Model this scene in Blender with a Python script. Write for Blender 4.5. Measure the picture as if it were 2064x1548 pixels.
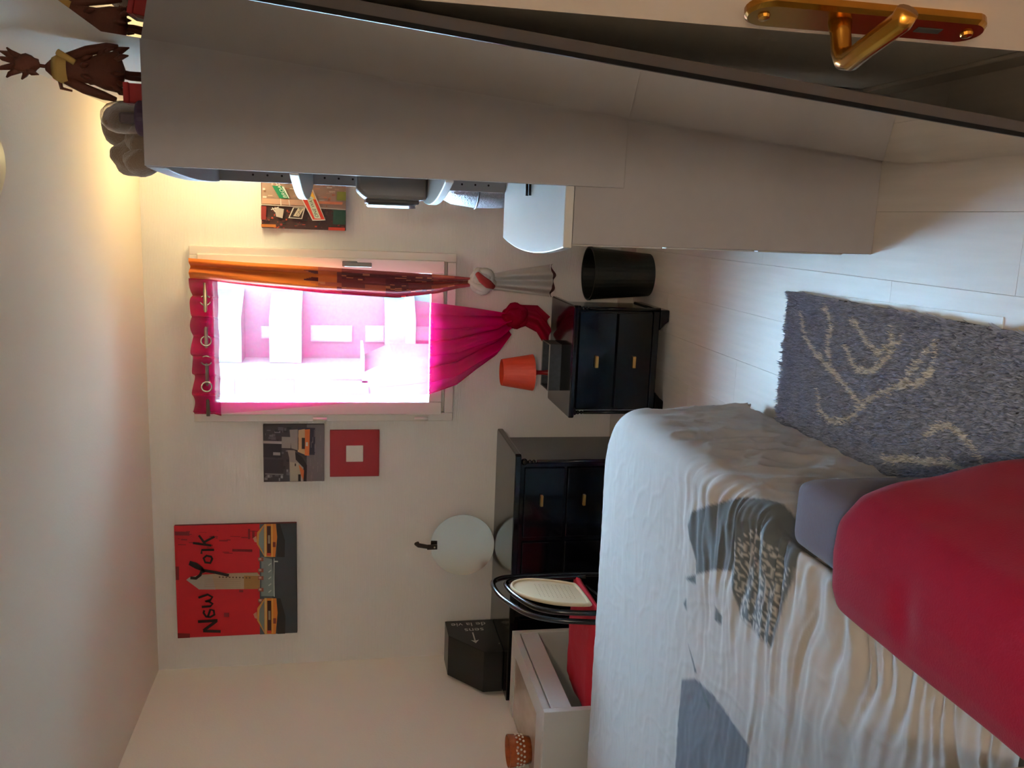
import bpy, bmesh, math, random
import numpy as np
from mathutils import Vector, Matrix, noise
random.seed(7)
rng = np.random.default_rng(7)
for o in list(bpy.data.objects): bpy.data.objects.remove(o)
scene = bpy.context.scene
COL = scene.collection

# ------------------------------------------------------------------ camera
PITCH, YAW, ROLL, HC, FPX = 0.18568, 0.190368, 0.0037446, 1.51454, 1760.33
fwd = Vector((-math.sin(YAW)*math.cos(PITCH), math.cos(YAW)*math.cos(PITCH), -math.sin(PITCH)))
r0 = Vector((math.cos(YAW), math.sin(YAW), 0)); u0 = r0.cross(fwd)
rgt = r0*math.cos(ROLL) + u0*math.sin(ROLL); upv = rgt.cross(fwd)
cam_d = bpy.data.cameras.new('camera'); cam = bpy.data.objects.new('camera', cam_d); COL.objects.link(cam)
cx, cy, cz = -upv, rgt, -fwd            # the phone was held upright, the file is turned on its side
m = Matrix(((cx.x, cy.x, cz.x, 0), (cx.y, cy.y, cz.y, 0), (cx.z, cy.z, cz.z, HC), (0, 0, 0, 1)))
cam.matrix_world = m
cam_d.sensor_fit = 'HORIZONTAL'; cam_d.sensor_width = 36; cam_d.lens = 36*FPX/2064; cam_d.clip_start = 0.03
scene.camera = cam

# ------------------------------------------------------------------ sky, sun, exposure
SKY, SUN, EXPO = 60.0, 0.6, 0.78
w = bpy.data.worlds.new('sky'); scene.world = w; w.use_nodes = True
bg = w.node_tree.nodes['Background']; bg.inputs[0].default_value = (0.43, 0.73, 1.0, 1); bg.inputs[1].default_value = SKY
sd = bpy.data.lights.new('sun', 'SUN'); sd.energy = SUN; sd.angle = 0.01; sd.color = (1, .96, .9)
sun = bpy.data.objects.new('sun', sd); COL.objects.link(sun); sun.rotation_euler = (math.radians(48), 0, math.radians(-30))
scene.view_settings.view_transform = 'Standard'; scene.view_settings.look = 'None'
scene.view_settings.exposure = EXPO; scene.view_settings.gamma = 1; scene.view_settings.use_curve_mapping = False

# ------------------------------------------------------------------ helpers
def srgb(r, g, b):
    f = lambda c: (c/255/12.92) if c/255 <= .04045 else ((c/255+.055)/1.055)**2.4
    return (f(r), f(g), f(b), 1)
MATS = {}
def mat(name, col, rough=.5, metal=0, var=.06, scale=8, bump=0, bscale=60, spec=.5, coat=0, sheen=0, attr=None, stretch=None, emit=None, estr=0, trans=0):
    if name in MATS: return MATS[name]
    m = bpy.data.materials.new(name); m.use_nodes = True; nt = m.node_tree; b = nt.nodes['Principled BSDF']
    tc = nt.nodes.new('ShaderNodeTexCoord'); mp = nt.nodes.new('ShaderNodeMapping'); nt.links.new(tc.outputs['Object'], mp.inputs[0])
    if stretch: mp.inputs['Scale'].default_value = stretch
    nz = nt.nodes.new('ShaderNodeTexNoise'); nz.inputs['Scale'].default_value = scale; nz.inputs['Detail'].default_value = 4
    nt.links.new(mp.outputs[0], nz.inputs['Vector'])
    mr = nt.nodes.new('ShaderNodeMapRange'); mr.inputs['To Min'].default_value = 1-var; mr.inputs['To Max'].default_value = 1+var
    nt.links.new(nz.outputs['Fac'], mr.inputs['Value'])
    vm = nt.nodes.new('ShaderNodeVectorMath'); vm.operation = 'SCALE'; nt.links.new(mr.outputs[0], vm.inputs['Scale'])
    if attr:
        at = nt.nodes.new('ShaderNodeVertexColor'); at.layer_name = attr; nt.links.new(at.outputs['Color'], vm.inputs[0])
    else: vm.inputs[0].default_value = col[:3]
    nt.links.new(vm.outputs[0], b.inputs['Base Color'])
    b.inputs['Roughness'].default_value = rough; b.inputs['Metallic'].default_value = metal
    b.inputs['Specular IOR Level'].default_value = spec; b.inputs['Coat Weight'].default_value = coat; b.inputs['Coat Roughness'].default_value = .04
    b.inputs['Sheen Weight'].default_value = sheen
    b.inputs['Transmission Weight'].default_value = trans
    if emit: b.inputs['Emission Color'].default_value = emit; b.inputs['Emission Strength'].default_value = estr
    if bump:
        n2 = nt.nodes.new('ShaderNodeTexNoise'); n2.inputs['Scale'].default_value = bscale; n2.inputs['Detail'].default_value = 3
        nt.links.new(mp.outputs[0], n2.inputs['Vector'])
        bp = nt.nodes.new('ShaderNodeBump'); bp.inputs['Strength'].default_value = bump; bp.inputs['Distance'].default_value = .01
        nt.links.new(n2.outputs['Fac'], bp.inputs['Height']); nt.links.new(bp.outputs[0], b.inputs['Normal'])
    MATS[name] = m; return m

class MB:
    def __init__(s): s.v = []; s.f = []; s.c = []; s.col = None
    def add(s, vs, fs, col=None):
        o = len(s.v); s.v += [tuple(v) for v in vs]; s.f += [tuple(i+o for i in f) for f in fs]; s.c += [col]*len(fs); return s
    def box(s, x0, x1, y0, y1, z0, z1, col=None):
        return s.add([(x0,y0,z0),(x1,y0,z0),(x1,y1,z0),(x0,y1,z0),(x0,y0,z1),(x1,y0,z1),(x1,y1,z1),(x0,y1,z1)],
                     [(0,3,2,1),(4,5,6,7),(0,1,5,4),(1,2,6,5),(2,3,7,6),(3,0,4,7)], col)
    def prism(s, pts, ax, a0, a1, col=None):     # polygon extruded along axis ax; pts in the other two axes in xyz order
        def mk(p, a):
            q = list(p); q.insert(ax, a); return tuple(q)
        n = len(pts); vs = [mk(p, a0) for p in pts] + [mk(p, a1) for p in pts]
        return s.add(vs, [tuple(range(n))[::-1], tuple(range(n, 2*n))] + [(i, (i+1) % n, n+(i+1) % n, n+i) for i in range(n)], col)
    def lathe(s, prof, c, seg=28, cap=True, col=None, sx=1, sy=1):
        vs = []; fs = []; n = len(prof)
        for r, z in prof:
            for k in range(seg):
                a = 2*math.pi*k/seg; vs.append((c[0]+r*math.cos(a)*sx, c[1]+r*math.sin(a)*sy, c[2]+z))
        for i in range(n-1):
            for k in range(seg): fs.append((i*seg+k, i*seg+(k+1) % seg, (i+1)*seg+(k+1) % seg, (i+1)*seg+k))
        if cap:
            if prof[0][0] > 1e-5: fs.append(tuple(range(seg))[::-1])
            if prof[-1][0] > 1e-5: fs.append(tuple((n-1)*seg+k for k in range(seg)))
        return s.add(vs, fs, col)
    def tube(s, path, r, seg=10, closed=False, cap=True, col=None):
        P = [Vector(p) for p in path]; n = len(P); vs = []; fs = []
        rr = r if isinstance(r, (list, tuple)) else [r]*n
        prev = None
        for i in range(n):
            if closed: t = P[(i+1) % n]-P[i-1]
            else: t = P[min(i+1, n-1)]-P[max(i-1, 0)]
            t.normalize()
            if prev is None:
                a = Vector((0, 0, 1)) if abs(t.z) < .9 else Vector((1, 0, 0)); nn = t.cross(a).normalized()
            else: nn = (prev - t*prev.dot(t)).normalized()
            prev = nn; bb = t.cross(nn)
            for k in range(seg):
                an = 2*math.pi*k/seg; vs.append(P[i]+(nn*math.cos(an)+bb*math.sin(an))*rr[i])
        for i in range(n if closed else n-1):
            j = (i+1) % n
            for k in range(seg): fs.append((i*seg+k, i*seg+(k+1) % seg, j*seg+(k+1) % seg, j*seg+k))
        if cap and not closed: fs += [tuple(range(seg))[::-1], tuple((n-1)*seg+k for k in range(seg))]
        return s.add(vs, fs, col)
    def grid(s, fn, nu, nv, col=None):
        vs = [fn(i/nu, j/nv) for j in range(nv+1) for i in range(nu+1)]
        return s.add(vs, [(j*(nu+1)+i, j*(nu+1)+i+1, (j+1)*(nu+1)+i+1, (j+1)*(nu+1)+i) for j in range(nv) for i in range(nu)], col)
    def ball(s, c, r, seg=16, rings=10, col=None, lump=0, ls=6):
        if not isinstance(r, (tuple, list)): r = (r, r, r)
        vs = []; fs = []
        for j in range(rings+1):
            th = math.pi*j/rings
            for k in range(seg):
                a = 2*math.pi*k/seg; d = Vector((math.sin(th)*math.cos(a), math.sin(th)*math.sin(a), math.cos(th)))
                f = 1+lump*noise.noise(d*ls*.3+Vector(c)*9)
                vs.append((c[0]+d.x*r[0]*f, c[1]+d.y*r[1]*f, c[2]+d.z*r[2]*f))
        for j in range(rings):
            for k in range(seg): fs.append((j*seg+k, (j+1)*seg+k, (j+1)*seg+(k+1) % seg, j*seg+(k+1) % seg))
        return s.add(vs, fs, col)
    def build(s, name, material, parent=None, smooth=False, bevel=0, solid=0, sub=0, merge=True, seg=2):
        me = bpy.data.meshes.new(name); me.from_pydata(s.v, [], s.f)
        if any(c is not None for c in s.c):
            ca = me.color_attributes.new('Col', 'FLOAT_COLOR', 'CORNER'); arr = []
            for f, c in zip(s.f, s.c): arr += list(c or (1, 1, 1, 1))*len(f)
            ca.data.foreach_set('color', arr)
        if merge:
            b = bmesh.new(); b.from_mesh(me)
            bmesh.ops.remove_doubles(b, verts=b.verts, dist=1e-6); bmesh.ops.recalc_face_normals(b, faces=b.faces); b.to_mesh(me); b.free()
        if smooth: me.polygons.foreach_set('use_smooth', [True]*len(me.polygons))
        me.materials.append(material)
        o = bpy.data.objects.new(name, me); COL.objects.link(o)
        if parent: o.parent = parent
        if solid:
            q = o.modifiers.new('thick', 'SOLIDIFY'); q.thickness = solid; q.offset = 0
        if bevel:
            q = o.modifiers.new('bevel', 'BEVEL'); q.width = bevel; q.segments = seg; q.limit_method = 'ANGLE'; q.harden_normals = False
        if sub:
            q = o.modifiers.new('sub', 'SUBSURF'); q.levels = sub; q.render_levels = sub
        return o
def tag(o, label=None, cat=None, group=None, kind=None):
    if label: o['label'] = label
    if cat: o['category'] = cat
    if group: o['group'] = group
    if kind: o['kind'] = kind
    return o
def thing(name, label, cat, loc=(0, 0, 0), group=None):
    # parts are modelled in room coordinates, so the Empty keeps its place and children get the inverse
    o = bpy.data.objects.new(name, None); o.empty_display_size = .1; COL.objects.link(o); o.location = loc
    return tag(o, label, cat, group)
_build = MB.build
def build2(s, name, material, parent=None, **k):
    o = _build(s, name, material, None, **k)
    if parent is not None:
        o.parent = parent
        q = parent; off = Vector((0, 0, 0))
        while q is not None: off += q.location; q = q.parent
        o.location = -off + Vector(o.location)
    return o
MB.build = build2
def copy_part(src, parent, d):
    c = src.copy(); COL.objects.link(c); c.parent = parent; c.location = src.location + Vector(d); return c
def interp(tab, z):
    t = sorted(tab, key=lambda p: p[1]); zs = [p[1] for p in t]; xs = [p[0] for p in t]
    return float(np.interp(z, zs, xs))
def text_polys(s, size=1.0):
    c = bpy.data.curves.new('t', 'FONT'); c.body = s; c.size = size; o = bpy.data.objects.new('t', c); COL.objects.link(o)
    dg = bpy.context.evaluated_depsgraph_get(); me = o.evaluated_get(dg).to_mesh()
    vs = [tuple(v.co) for v in me.vertices]; fs = [tuple(p.vertices) for p in me.polygons]
    o.evaluated_get(dg).to_mesh_clear(); bpy.data.objects.remove(o); bpy.data.curves.remove(c)
    return vs, fs
class Paint:
    """flat print on a picture: coloured shapes in (across, up) fractions, stacked a hair apart"""
    def __init__(s, x0, x1, z0, z1, y, conv=None):
        s.x0, s.x1, s.z0, s.z1, s.y = x0, x1, z0, z1, y; s.mb = MB(); s.k = 0; s.conv = conv or (lambda a, b: (a, b))
    def P(s, p):
        a, b = s.conv(*p); a = min(max(a, 0), 1); b = min(max(b, 0), 1)
        return (s.x0+(s.x1-s.x0)*a, s.y-s.k*.00008, s.z0+(s.z1-s.z0)*b)
    def poly(s, pts, col):
        s.k += 1; s.mb.add([s.P(p) for p in pts], [tuple(range(len(pts)))], srgb(*col)); return s
    def stroke(s, pts, w, col):
        s.k += 1; n = len(pts); P = [Vector(p) for p in pts]; vs = []
        for i in range(n):
            t = (P[min(i+1, n-1)]-P[max(i-1, 0)]).normalized(); nn = Vector((-t.y, t.x))*w/2
            vs += [s.P(P[i]+nn), s.P(P[i]-nn)]
        s.mb.add(vs, [(2*i, 2*i+1, 2*i+3, 2*i+2) for i in range(n-1)], srgb(*col)); return s
    def text(s, body, org, ex, ey, col):       # org, ex (per unit of text x), ey in source coordinates
        s.k += 1; vs, fs = text_polys(body)
        s.mb.add([s.P((org[0]+ex[0]*v[0]+ey[0]*v[1], org[1]+ex[1]*v[0]+ey[1]*v[1])) for v in vs], fs, srgb(*col)); return s
    def build(s, parent): return s.mb.build('print', mat('print_ink', (1, 1, 1, 1), .6, var=.05, scale=40, attr='Col'), parent, merge=False)

# ------------------------------------------------------------------ room
D, XL, XR, H = 4.54, -2.435, 0.40, 2.5
WX0, WX1, WZ0, WZ1 = -1.03, -0.225, 1.01, 2.235      # window opening
def wall_material(name, col, ribs=False):
    m = mat(name, col, .85, var=.025, scale=3, bump=.08, bscale=90)
    if ribs:
        nt = m.node_tree; b = nt.nodes['Principled BSDF']; tc = nt.nodes.new('ShaderNodeTexCoord')
        wv = nt.nodes.new('ShaderNodeTexWave'); wv.bands_direction = 'Z'; wv.inputs['Scale'].default_value = 45; wv.inputs['Distortion'].default_value = .3
        nt.links.new(tc.outputs['Object'], wv.inputs['Vector'])
        bp = nt.nodes.new('ShaderNodeBump'); bp.inputs['Strength'].default_value = .25; bp.inputs['Distance'].default_value = .003
        nt.links.new(wv.outputs['Fac'], bp.inputs['Height']); nt.links.new(bp.outputs[0], b.inputs['Normal'])
    return m
M_wall = wall_material('wall_paper', srgb(238, 233, 227), True)
M_plain = wall_material('wall_paint', srgb(238, 231, 220))
M_ceil = wall_material('ceiling_paint', srgb(240, 224, 206))
def struct(o): o['kind'] = 'structure'; return o
T = .22
struct(MB().box(XL-T, WX0, D, D+T, 0, H).box(WX1, XR+T, D, D+T, 0, H).box(WX0, WX1, D, D+T, 0, WZ0).box(WX0, WX1, D, D+T, WZ1, H).build('wall_back', M_wall, merge=False))
struct(MB().box(XL-T, XL, -1.6, D, 0, H).build('wall_left', M_plain))
struct(MB().box(XR, XR+T, -1.6, D, 0, H).build('wall_right', M_plain))
struct(MB().box(XL-T, XR+T, -1.6, D+T, H, H+.2).build('ceiling', M_ceil))
struct(MB().box(XL, -.46, -.16, -.02, 0, H).box(-.46, XR, -.16, -.02, 2.08, H).build('wall_front', M_plain, merge=False))
struct(MB().box(XL, XR, -1.6, -1.5, 0, H).build('wall_hall', M_plain))
fl = struct(MB().box(XL-T, XR+T, -1.6, D+T, -.12, -.012).build('floor', mat('screed', srgb(90, 80, 70), .9)))
M_plank = mat('laminate_oak', srgb(208, 198, 189), .40, var=.10, scale=5, stretch=(9, .7, 1), bump=.03, bscale=40, spec=.4)
pw = .192; L = 1.28; i = 0
xx = XL
pm = MB().box(0, pw-.0006, 0, L-.0006, -.012, 0).build('plank', M_plank, fl, bevel=.0004, seg=1)
first = True
while xx < XR:
    yy = -1.5-L*((i*.37) % 1); w_ = min(pw, XR-xx)
    while yy < D:
        a0, a1 = max(yy, -1.5), min(yy+L, D)
        if a1-a0 > .02:
            o = pm if first else pm.copy()
            if not first: COL.objects.link(o); o.parent = fl
            first = False
            o.location = (xx, a0, 0); o.scale = (w_/pw, (a1-a0)/L, 1)
        yy += L
    xx += pw; i += 1
M_base = mat('skirting_white', srgb(205, 196, 184), .5, var=.03)
struct(MB().box(XL, XR, D-.012, D, 0, .085).build('baseboard_back', M_base, bevel=.003))
struct(MB().box(XR-.012, XR, 0, D-.013, 0, .085).build('baseboard_right', M_base, bevel=.003))
struct(MB().box(XL, XL+.012, 0, D-.013, 0, .085).build('baseboard_left', M_base, bevel=.003))

# ------------------------------------------------------------------ window
M_pvc = mat('white_pvc', srgb(225, 218, 208), .35, var=.03)
M_glass = bpy.data.materials.new('window_glass'); M_glass.use_nodes = True
nt = M_glass.node_tree; nt.nodes.clear(); out = nt.nodes.new('ShaderNodeOutputMaterial'); mx = nt.nodes.new('ShaderNodeMixShader')
tr = nt.nodes.new('ShaderNodeBsdfTransparent'); gl = nt.nodes.new('ShaderNodeBsdfGlossy'); gl.inputs['Roughness'].default_value = .02
tr.inputs[0].default_value = (.96, .98, .97, 1); fr = nt.nodes.new('ShaderNodeFresnel'); fr.inputs[0].default_value = 1.3
nt.links.new(fr.outputs[0], mx.inputs[0]); nt.links.new(tr.outputs[0], mx.inputs[1]); nt.links.new(gl.outputs[0], mx.inputs[2]); nt.links.new(mx.outputs[0], out.inputs[0])
win = bpy.data.objects.new('window_1', None); COL.objects.link(win); win.location = (-.63, D, 0); struct(win)
def frame_bars(x0, x1, z0, z1, wd, y0, y1):
    return MB().box(x0, x0+wd, y0, y1, z0, z1).box(x1-wd, x1, y0, y1, z0, z1).box(x0+wd, x1-wd, y0, y1, z0, z0+wd).box(x0+wd, x1-wd, y0, y1, z1-wd, z1)
frame_bars(-1.068, -.187, .968, 2.276, .045, D-.045, D+.04).build('window_frame', M_pvc, win, bevel=.004, merge=False)
frame_bars(-1.03, -.225, 1.03, 2.238, .068, D-.06, D-.005).build('sash', M_pvc, win, bevel=.005, merge=False)
frame_bars(-1.06, -.195, .98, 2.265, .09, D-.003, D+.04).build('rebate', M_pvc, win, merge=False)
MB().box(-.962, -.293, D-.034, D-.028, 1.098, 2.17).build('pane', M_glass, win)
hd = MB().box(-.268, -.24, D-.071, D-.06, 1.47, 1.545).build('handle', mat('handle_grey', srgb(110, 105, 100), .35, .3), win, bevel=.004)
MB().tube([(-.254, D-.07, 1.525), (-.254, D-.105, 1.525)], .009).box(-.265, -.243, D-.115, D-.1, 1.40, 1.535).build('lever', mat('handle_grey', (0,0,0,1)), hd, bevel=.004, merge=False)
for z in (1.10, 1.62): MB().tube([(-1.052, D-.056, z), (-1.052, D-.056, z+.07)], .009).build('hinge', M_pvc, win, smooth=True)

# ------------------------------------------------------------------ curtains and rod
def sheer(name, col, mix, trans_col=(1, 1, 1, 1), dens=None):
    m = bpy.data.materials.new(name); m.use_nodes = True; nt = m.node_tree; nt.nodes.clear()
    out = nt.nodes.new('ShaderNodeOutputMaterial'); mx = nt.nodes.new('ShaderNodeMixShader'); m2 = nt.nodes.new('ShaderNodeMixShader')
    tr = nt.nodes.new('ShaderNodeBsdfTransparent'); tr.inputs[0].default_value = trans_col
    df = nt.nodes.new('ShaderNodeBsdfDiffuse'); tl = nt.nodes.new('ShaderNodeBsdfTranslucent')
    nz = nt.nodes.new('ShaderNodeTexNoise'); nz.inputs['Scale'].default_value = 300; cr = nt.nodes.new('ShaderNodeMapRange')
    cr.inputs['To Min'].default_value = mix-.12; cr.inputs['To Max'].default_value = mix+.12
    tc = nt.nodes.new('ShaderNodeTexCoord'); nt.links.new(tc.outputs['Object'], nz.inputs['Vector']); nt.links.new(nz.outputs['Fac'], cr.inputs['Value'])
    for n in (df, tl): n.inputs[0].default_value = col
    if dens:
        at = nt.nodes.new('ShaderNodeAttribute'); at.attribute_name = dens; ad = nt.nodes.new('ShaderNodeMath'); ad.operation = 'ADD'
        nt.links.new(cr.outputs[0], ad.inputs[0]); nt.links.new(at.outputs['Fac'], ad.inputs[1]); ad.use_clamp = True; cr = ad
    m2.inputs[0].default_value = .22; nt.links.new(df.outputs[0], m2.inputs[1]); nt.links.new(tl.outputs[0], m2.inputs[2])
    nt.links.new(cr.outputs[0], mx.inputs[0]); nt.links.new(tr.outputs[0], mx.inputs[1]); nt.links.new(m2.outputs[0], mx.inputs[2]); nt.links.new(mx.outputs[0], out.inputs[0])
    return m
M_sheer = sheer('pink_voile', srgb(206, 4, 92), .30, (1, .97, .99, 1), 'gather')
M_sheer2 = sheer('pink_voile_double', srgb(176, 14, 66), .86)
M_red = sheer('red_voile_bunched', srgb(160, 12, 44), .97)
YC = D-.115
rod = thing('curtain_rod', 'thin grey metal curtain rod threaded through the pink curtain eyelets', 'curtain rod', (-.65, YC, 2.195))
MB().tube([(-1.02, YC, 2.195), (-.36, YC, 2.195)], .009).build('rod', mat('rod_grey', srgb(150, 140, 130), .35, .6), rod, smooth=True)
for x in (-1.0, -.38): MB().box(x-.008, x+.008, YC, D-.045, 2.186, 2.204).build('bracket', mat('rod_grey', (0,0,0,1)), rod)
pinkL = [(-1.025,2.253),(-1.025,2.151),(-.992,1.765),(-.949,1.265),(-.92,1.086),(-.869,.958),(-.782,.856),(-.702,.754),(-.60,.70)]
pinkR = [(-.352,2.244),(-.357,2.136),(-.389,1.761),(-.428,1.273),(-.442,1.097),(-.452,.969),(-.46,.866),(-.471,.762),(-.478,.70)]
pc = thing('sheer_curtain', 'sheer magenta eyelet curtain tied in a knot at the bottom', 'curtain', (-.65, YC, .5))
def pink(t, s, zt=2.25, zb=.70, off=0):
    z = zt+(zb-zt)*s; a, b = interp(pinkL, z), interp(pinkR, z)
    wd = b-a; am = .016+.05*max(0, 1-wd/.66)
    ph = t*2*math.pi*3.5+.9
    y = YC+am*math.sin(ph)+.006*math.sin(t*71+z*3)+.004*noise.noise(Vector((t*9, z*3, 2)))
    x = a+wd*t+.012*math.sin(ph*2)*min(1, wd*2)
    return (x, y-off-.05*max(0, s-.72)/.28, z+(.006*math.sin(t*40) if s == 0 else 0))
o = MB().grid(lambda t, s: pink(t, s), 110, 90).build('drape', M_sheer, pc, smooth=True, merge=False)
da = o.data.attributes.new('gather', 'FLOAT', 'POINT')      # gathered voile is denser than hanging voile
da.data.foreach_set('value', [(1-.66**(.672/max(.1, interp(pinkR, 2.25-1.55*j/90)-interp(pinkL, 2.25-1.55*j/90))))*1.15-.39 + .33*min(1, max(0, (j/90-.70)/.08)) for j in range(91) for i in range(111)])
MB().grid(lambda t, s: pink(t, s, 2.262, 2.128, .0025), 110, 10).build('heading_band', M_sheer2, pc, smooth=True, merge=False)
M_ring = mat('eyelet_chrome', srgb(200, 195, 188), .25, .8)
for X in (-.447, -.645, -.741, -.866):
    t = min(range(0, 1001), key=lambda k: abs(pink(k/1000, .035)[0]-X))/1000
    p = Vector(pink(t, .035)); q = Vector(pink(min(1, t+.02), .035)); d = (q-p).normalized(); nrm = Vector((d.y, -d.x, 0))*1.0
    if X in (-.645, -.866): d = Vector((.96, .28, 0)); p.y -= .016
    pts = [p+nrm*-.004+(d*math.cos(a)+Vector((0, 0, 1))*math.sin(a))*.024 for a in np.linspace(0, 2*math.pi, 20)[:-1]]
    MB().tube(pts, .0045, 8, closed=True).build('eyelet', M_ring, pc, smooth=True)
def knot(c, r, nm, m, parent, seed):
    b = MB(); b.ball(c, (r*.8, r*.75, r*.9), 18, 12, lump=.35, ls=7)
    for k in range(3):
        ax = Matrix.Rotation(k*1.1+seed, 3, 'Y') @ Matrix.Rotation(.5+k*.7, 3, 'X')
        pts = [Vector(c)+ax @ Vector((math.cos(a)*r*.78, math.sin(a)*r*.7, math.sin(a*2+seed)*r*.25)) for a in np.linspace(0, 2*math.pi, 22)[:-1]]
        b.tube(pts, [r*.3*(1+.3*math.sin(i*.9)) for i in range(21)], 9, closed=True)
    return b.build(nm, m, parent, smooth=True, merge=False)
knot((-.49, YC-.05, .675), .062, 'knot', M_red, pc, .3)
def tail(path, wid, folds, am):
    P = [Vector(p) for p in path]
    def fn(t, s):
        k = s*(len(P)-1); i = min(int(k), len(P)-2); p = P[i].lerp(P[i+1], k-i); w2 = np.interp(s, np.linspace(0, 1, len(wid)), wid)
        return (p.x+(t-.5)*w2, p.y+am*(.3+s)*math.sin(t*2*math.pi*folds+s), p.z+.008*math.sin(t*9))
    return MB().grid(fn, 40, 14)
tail([(-.475, YC-.05, .66), (-.50, YC-.06, .56), (-.575, YC-.07, .497)], [.09, .14, .18], 2.5, .018).build('tail', M_red, pc, smooth=True, merge=False)
# printed opaque curtain
M_or = mat('orange_city_print', srgb(236, 120, 30), .8, attr='Col', var=.05, scale=30, sheen=.1)
oL = [(-.352,2.262),(-.345,2.239),(-.37,1.997),(-.399,1.641),(-.415,1.273),(-.386,1.073),(-.358,.972),(-.345,.90)]
oR = [(-.243,2.262),(-.245,2.248),(-.257,1.995),(-.269,1.641),(-.283,1.275),(-.29,1.075),(-.295,.973),(-.30,.90)]
oc = thing('printed_curtain', 'orange and maroon city print curtain knotted with its white lining showing', 'curtain', (-.3, YC, .45))
def orange(t, s):
    z = 2.262+(.90-2.262)*s; a, b = interp(oL, z), interp(oR, z)
    return (a+(b-a)*t, YC-.012+.022*math.sin(t*2*math.pi*1.7+1.2+.6*s)+.006*math.sin(t*19+z*4)-.03*max(0, s-.8)/.2, z)
b = MB(); NU, NV = 36, 120
def ocol(t, s):
    z = 2.262-1.362*s
    top = (232, 118, 28); edge = 1.70+.03*math.sin(t*17)
    blk = noise.cell(Vector((t*7, z*9, 1))); b2 = noise.cell(Vector((t*26, z*38, 4)))
    if z > edge: return srgb(*[int(c*(.95+.08*math.sin(t*9+z*3))) for c in top])
    if z > 1.58 and blk < .35: return srgb(214, 104, 40)
    if b2 > .82 and blk > .3: return srgb(206, 120, 84)
    if blk > .72: return srgb(184, 84, 58)
    if z < 1.1: return srgb(150, 46, 40)
    return srgb(104, 34, 40) if blk > .3 else srgb(126, 44, 44)
vs = [orange(i/NU, j/NV) for j in range(NV+1) for i in range(NU+1)]
b.add(vs, []); 
for j in range(NV):
    for i in range(NU): b.f.append((j*(NU+1)+i, j*(NU+1)+i+1, (j+1)*(NU+1)+i+1, (j+1)*(NU+1)+i)); b.c.append(ocol(i/NU, j/NV))
b.build('drape', M_or, oc, smooth=True, merge=False)
M_lin = mat('white_lining', srgb(205, 196, 190), .85, var=.05, bump=.1)
knot((-.315, YC-.05, .852), .064, 'knot', M_lin, oc, 1.2)
MB().tube([(-.275, YC-.1, .885), (-.30, YC-.125, .865), (-.325, YC-.115, .83), (-.34, YC-.10, .80)], [.012, .02, .022, .012], 10).build('knot_fold', mat('maroon_fold', srgb(160, 44, 40), .8), oc, smooth=True)
tail([(-.32, YC-.05, .83), (-.315, YC-.01, .70), (-.312, YC+.045, .47)], [.07, .11, .17], 2.2, .022).build('tail', M_lin, oc, smooth=True, merge=False)
tail([(-.312, YC+.044, .47), (-.312, YC+.044, .458)], [.17, .172], 2.2, .036).build('hem', mat('dark_hem', srgb(70, 24, 24), .8), oc, smooth=True, merge=False)

# ------------------------------------------------------------------ outside: balconied block of flats and a low roof
M_fw = mat('facade_white', srgb(60, 57, 52), .8, var=.03, scale=.5)
M_fp = mat('facade_rose', srgb(40, 28, 28), .8, var=.05, scale=.5)
M_ft = mat('parapet_teal', srgb(26, 42, 41), .5, var=.05, scale=.5)
M_fg = mat('far_window', srgb(54, 56, 58), .7, var=.05)
bl = thing('apartment_block', 'pale block of flats with stacked balconies seen through the window', 'building', (-4, 40, -14))
MB().box(-6.8, 6, 41.6, 49, -14, 8.8).build('wall', M_fp, bl)
MB().box(-13, -6.8, 39.2, 49, -14, 8.8).build('side_wing', M_fw, bl)
for k, zt in enumerate((6.65, 4.05, 1.4, -1.07, -3.9, -6.7)):
    if k == 2: continue
    MB().prism([(-6.78, 40.0), (-4.75, 40.0), (-3.6, 41.6), (-6.78, 41.6)], 2, zt-.47, zt).build('balcony_slab', M_fw, bl)
    MB().prism([(-6.78, 40.05), (-4.77, 40.05), (-3.7, 41.55), (-3.8, 41.6), (-4.83, 40.15), (-6.78, 40.15)], 2, zt, zt+.93).build('parapet', M_ft, bl)
for (x0, x1, z0, z1) in ((-5.95, -5.3, 1.39, 3.18), (-5.94, -5.28, -.14, .65), (-5.84, -5.38, 5.03, 5.4), (-5.9, -5.3, -3.0, -1.7)):
    f_ = MB().box(x0-.06, x1+.06, 41.5, 41.6, z0-.06, z1+.06).build('window', M_fw, bl)
    MB().box(x0, x1, 41.47, 41.5, z0, z1).build('pane', M_fg, f_)
for (x0, x1, z0, z1) in ((-8.0, -7.42, 3.9, 5.96), (-8.0, -7.42, 6.44, 7.0), (-7.5, -7.1, -.6, .9), (-8.0, -7.42, 0.6, 2.3)):
    f_ = MB().box(x0-.05, x1+.05, 39.12, 39.2, z0-.05, z1+.05).build('window', M_fp, bl)
    MB().box(x0, x1, 39.09, 39.12, z0, z1).build('pane', M_fg, f_)
lr = thing('low_house', 'lower rose house with a sloping roof in front of the flats', 'building', (-7, 34, -14))
MB().prism([(-9.5, -14), (-5.4, -14), (-5.4, -.2), (-5.9, .9), (-7.2, .5), (-8.2, -.3), (-9.5, -.3)], 1, 33, 37).build('wall', M_fp, lr)
MB().box(-5.95, -5.3, 32.9, 37.1, .9, 1.0).build('roof_edge', M_fw, lr)
struct(MB().box(-60, 60, D+.5, 120, -14.4, -14).build('ground_outside', mat('street', srgb(90, 88, 86), .9)))

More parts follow.
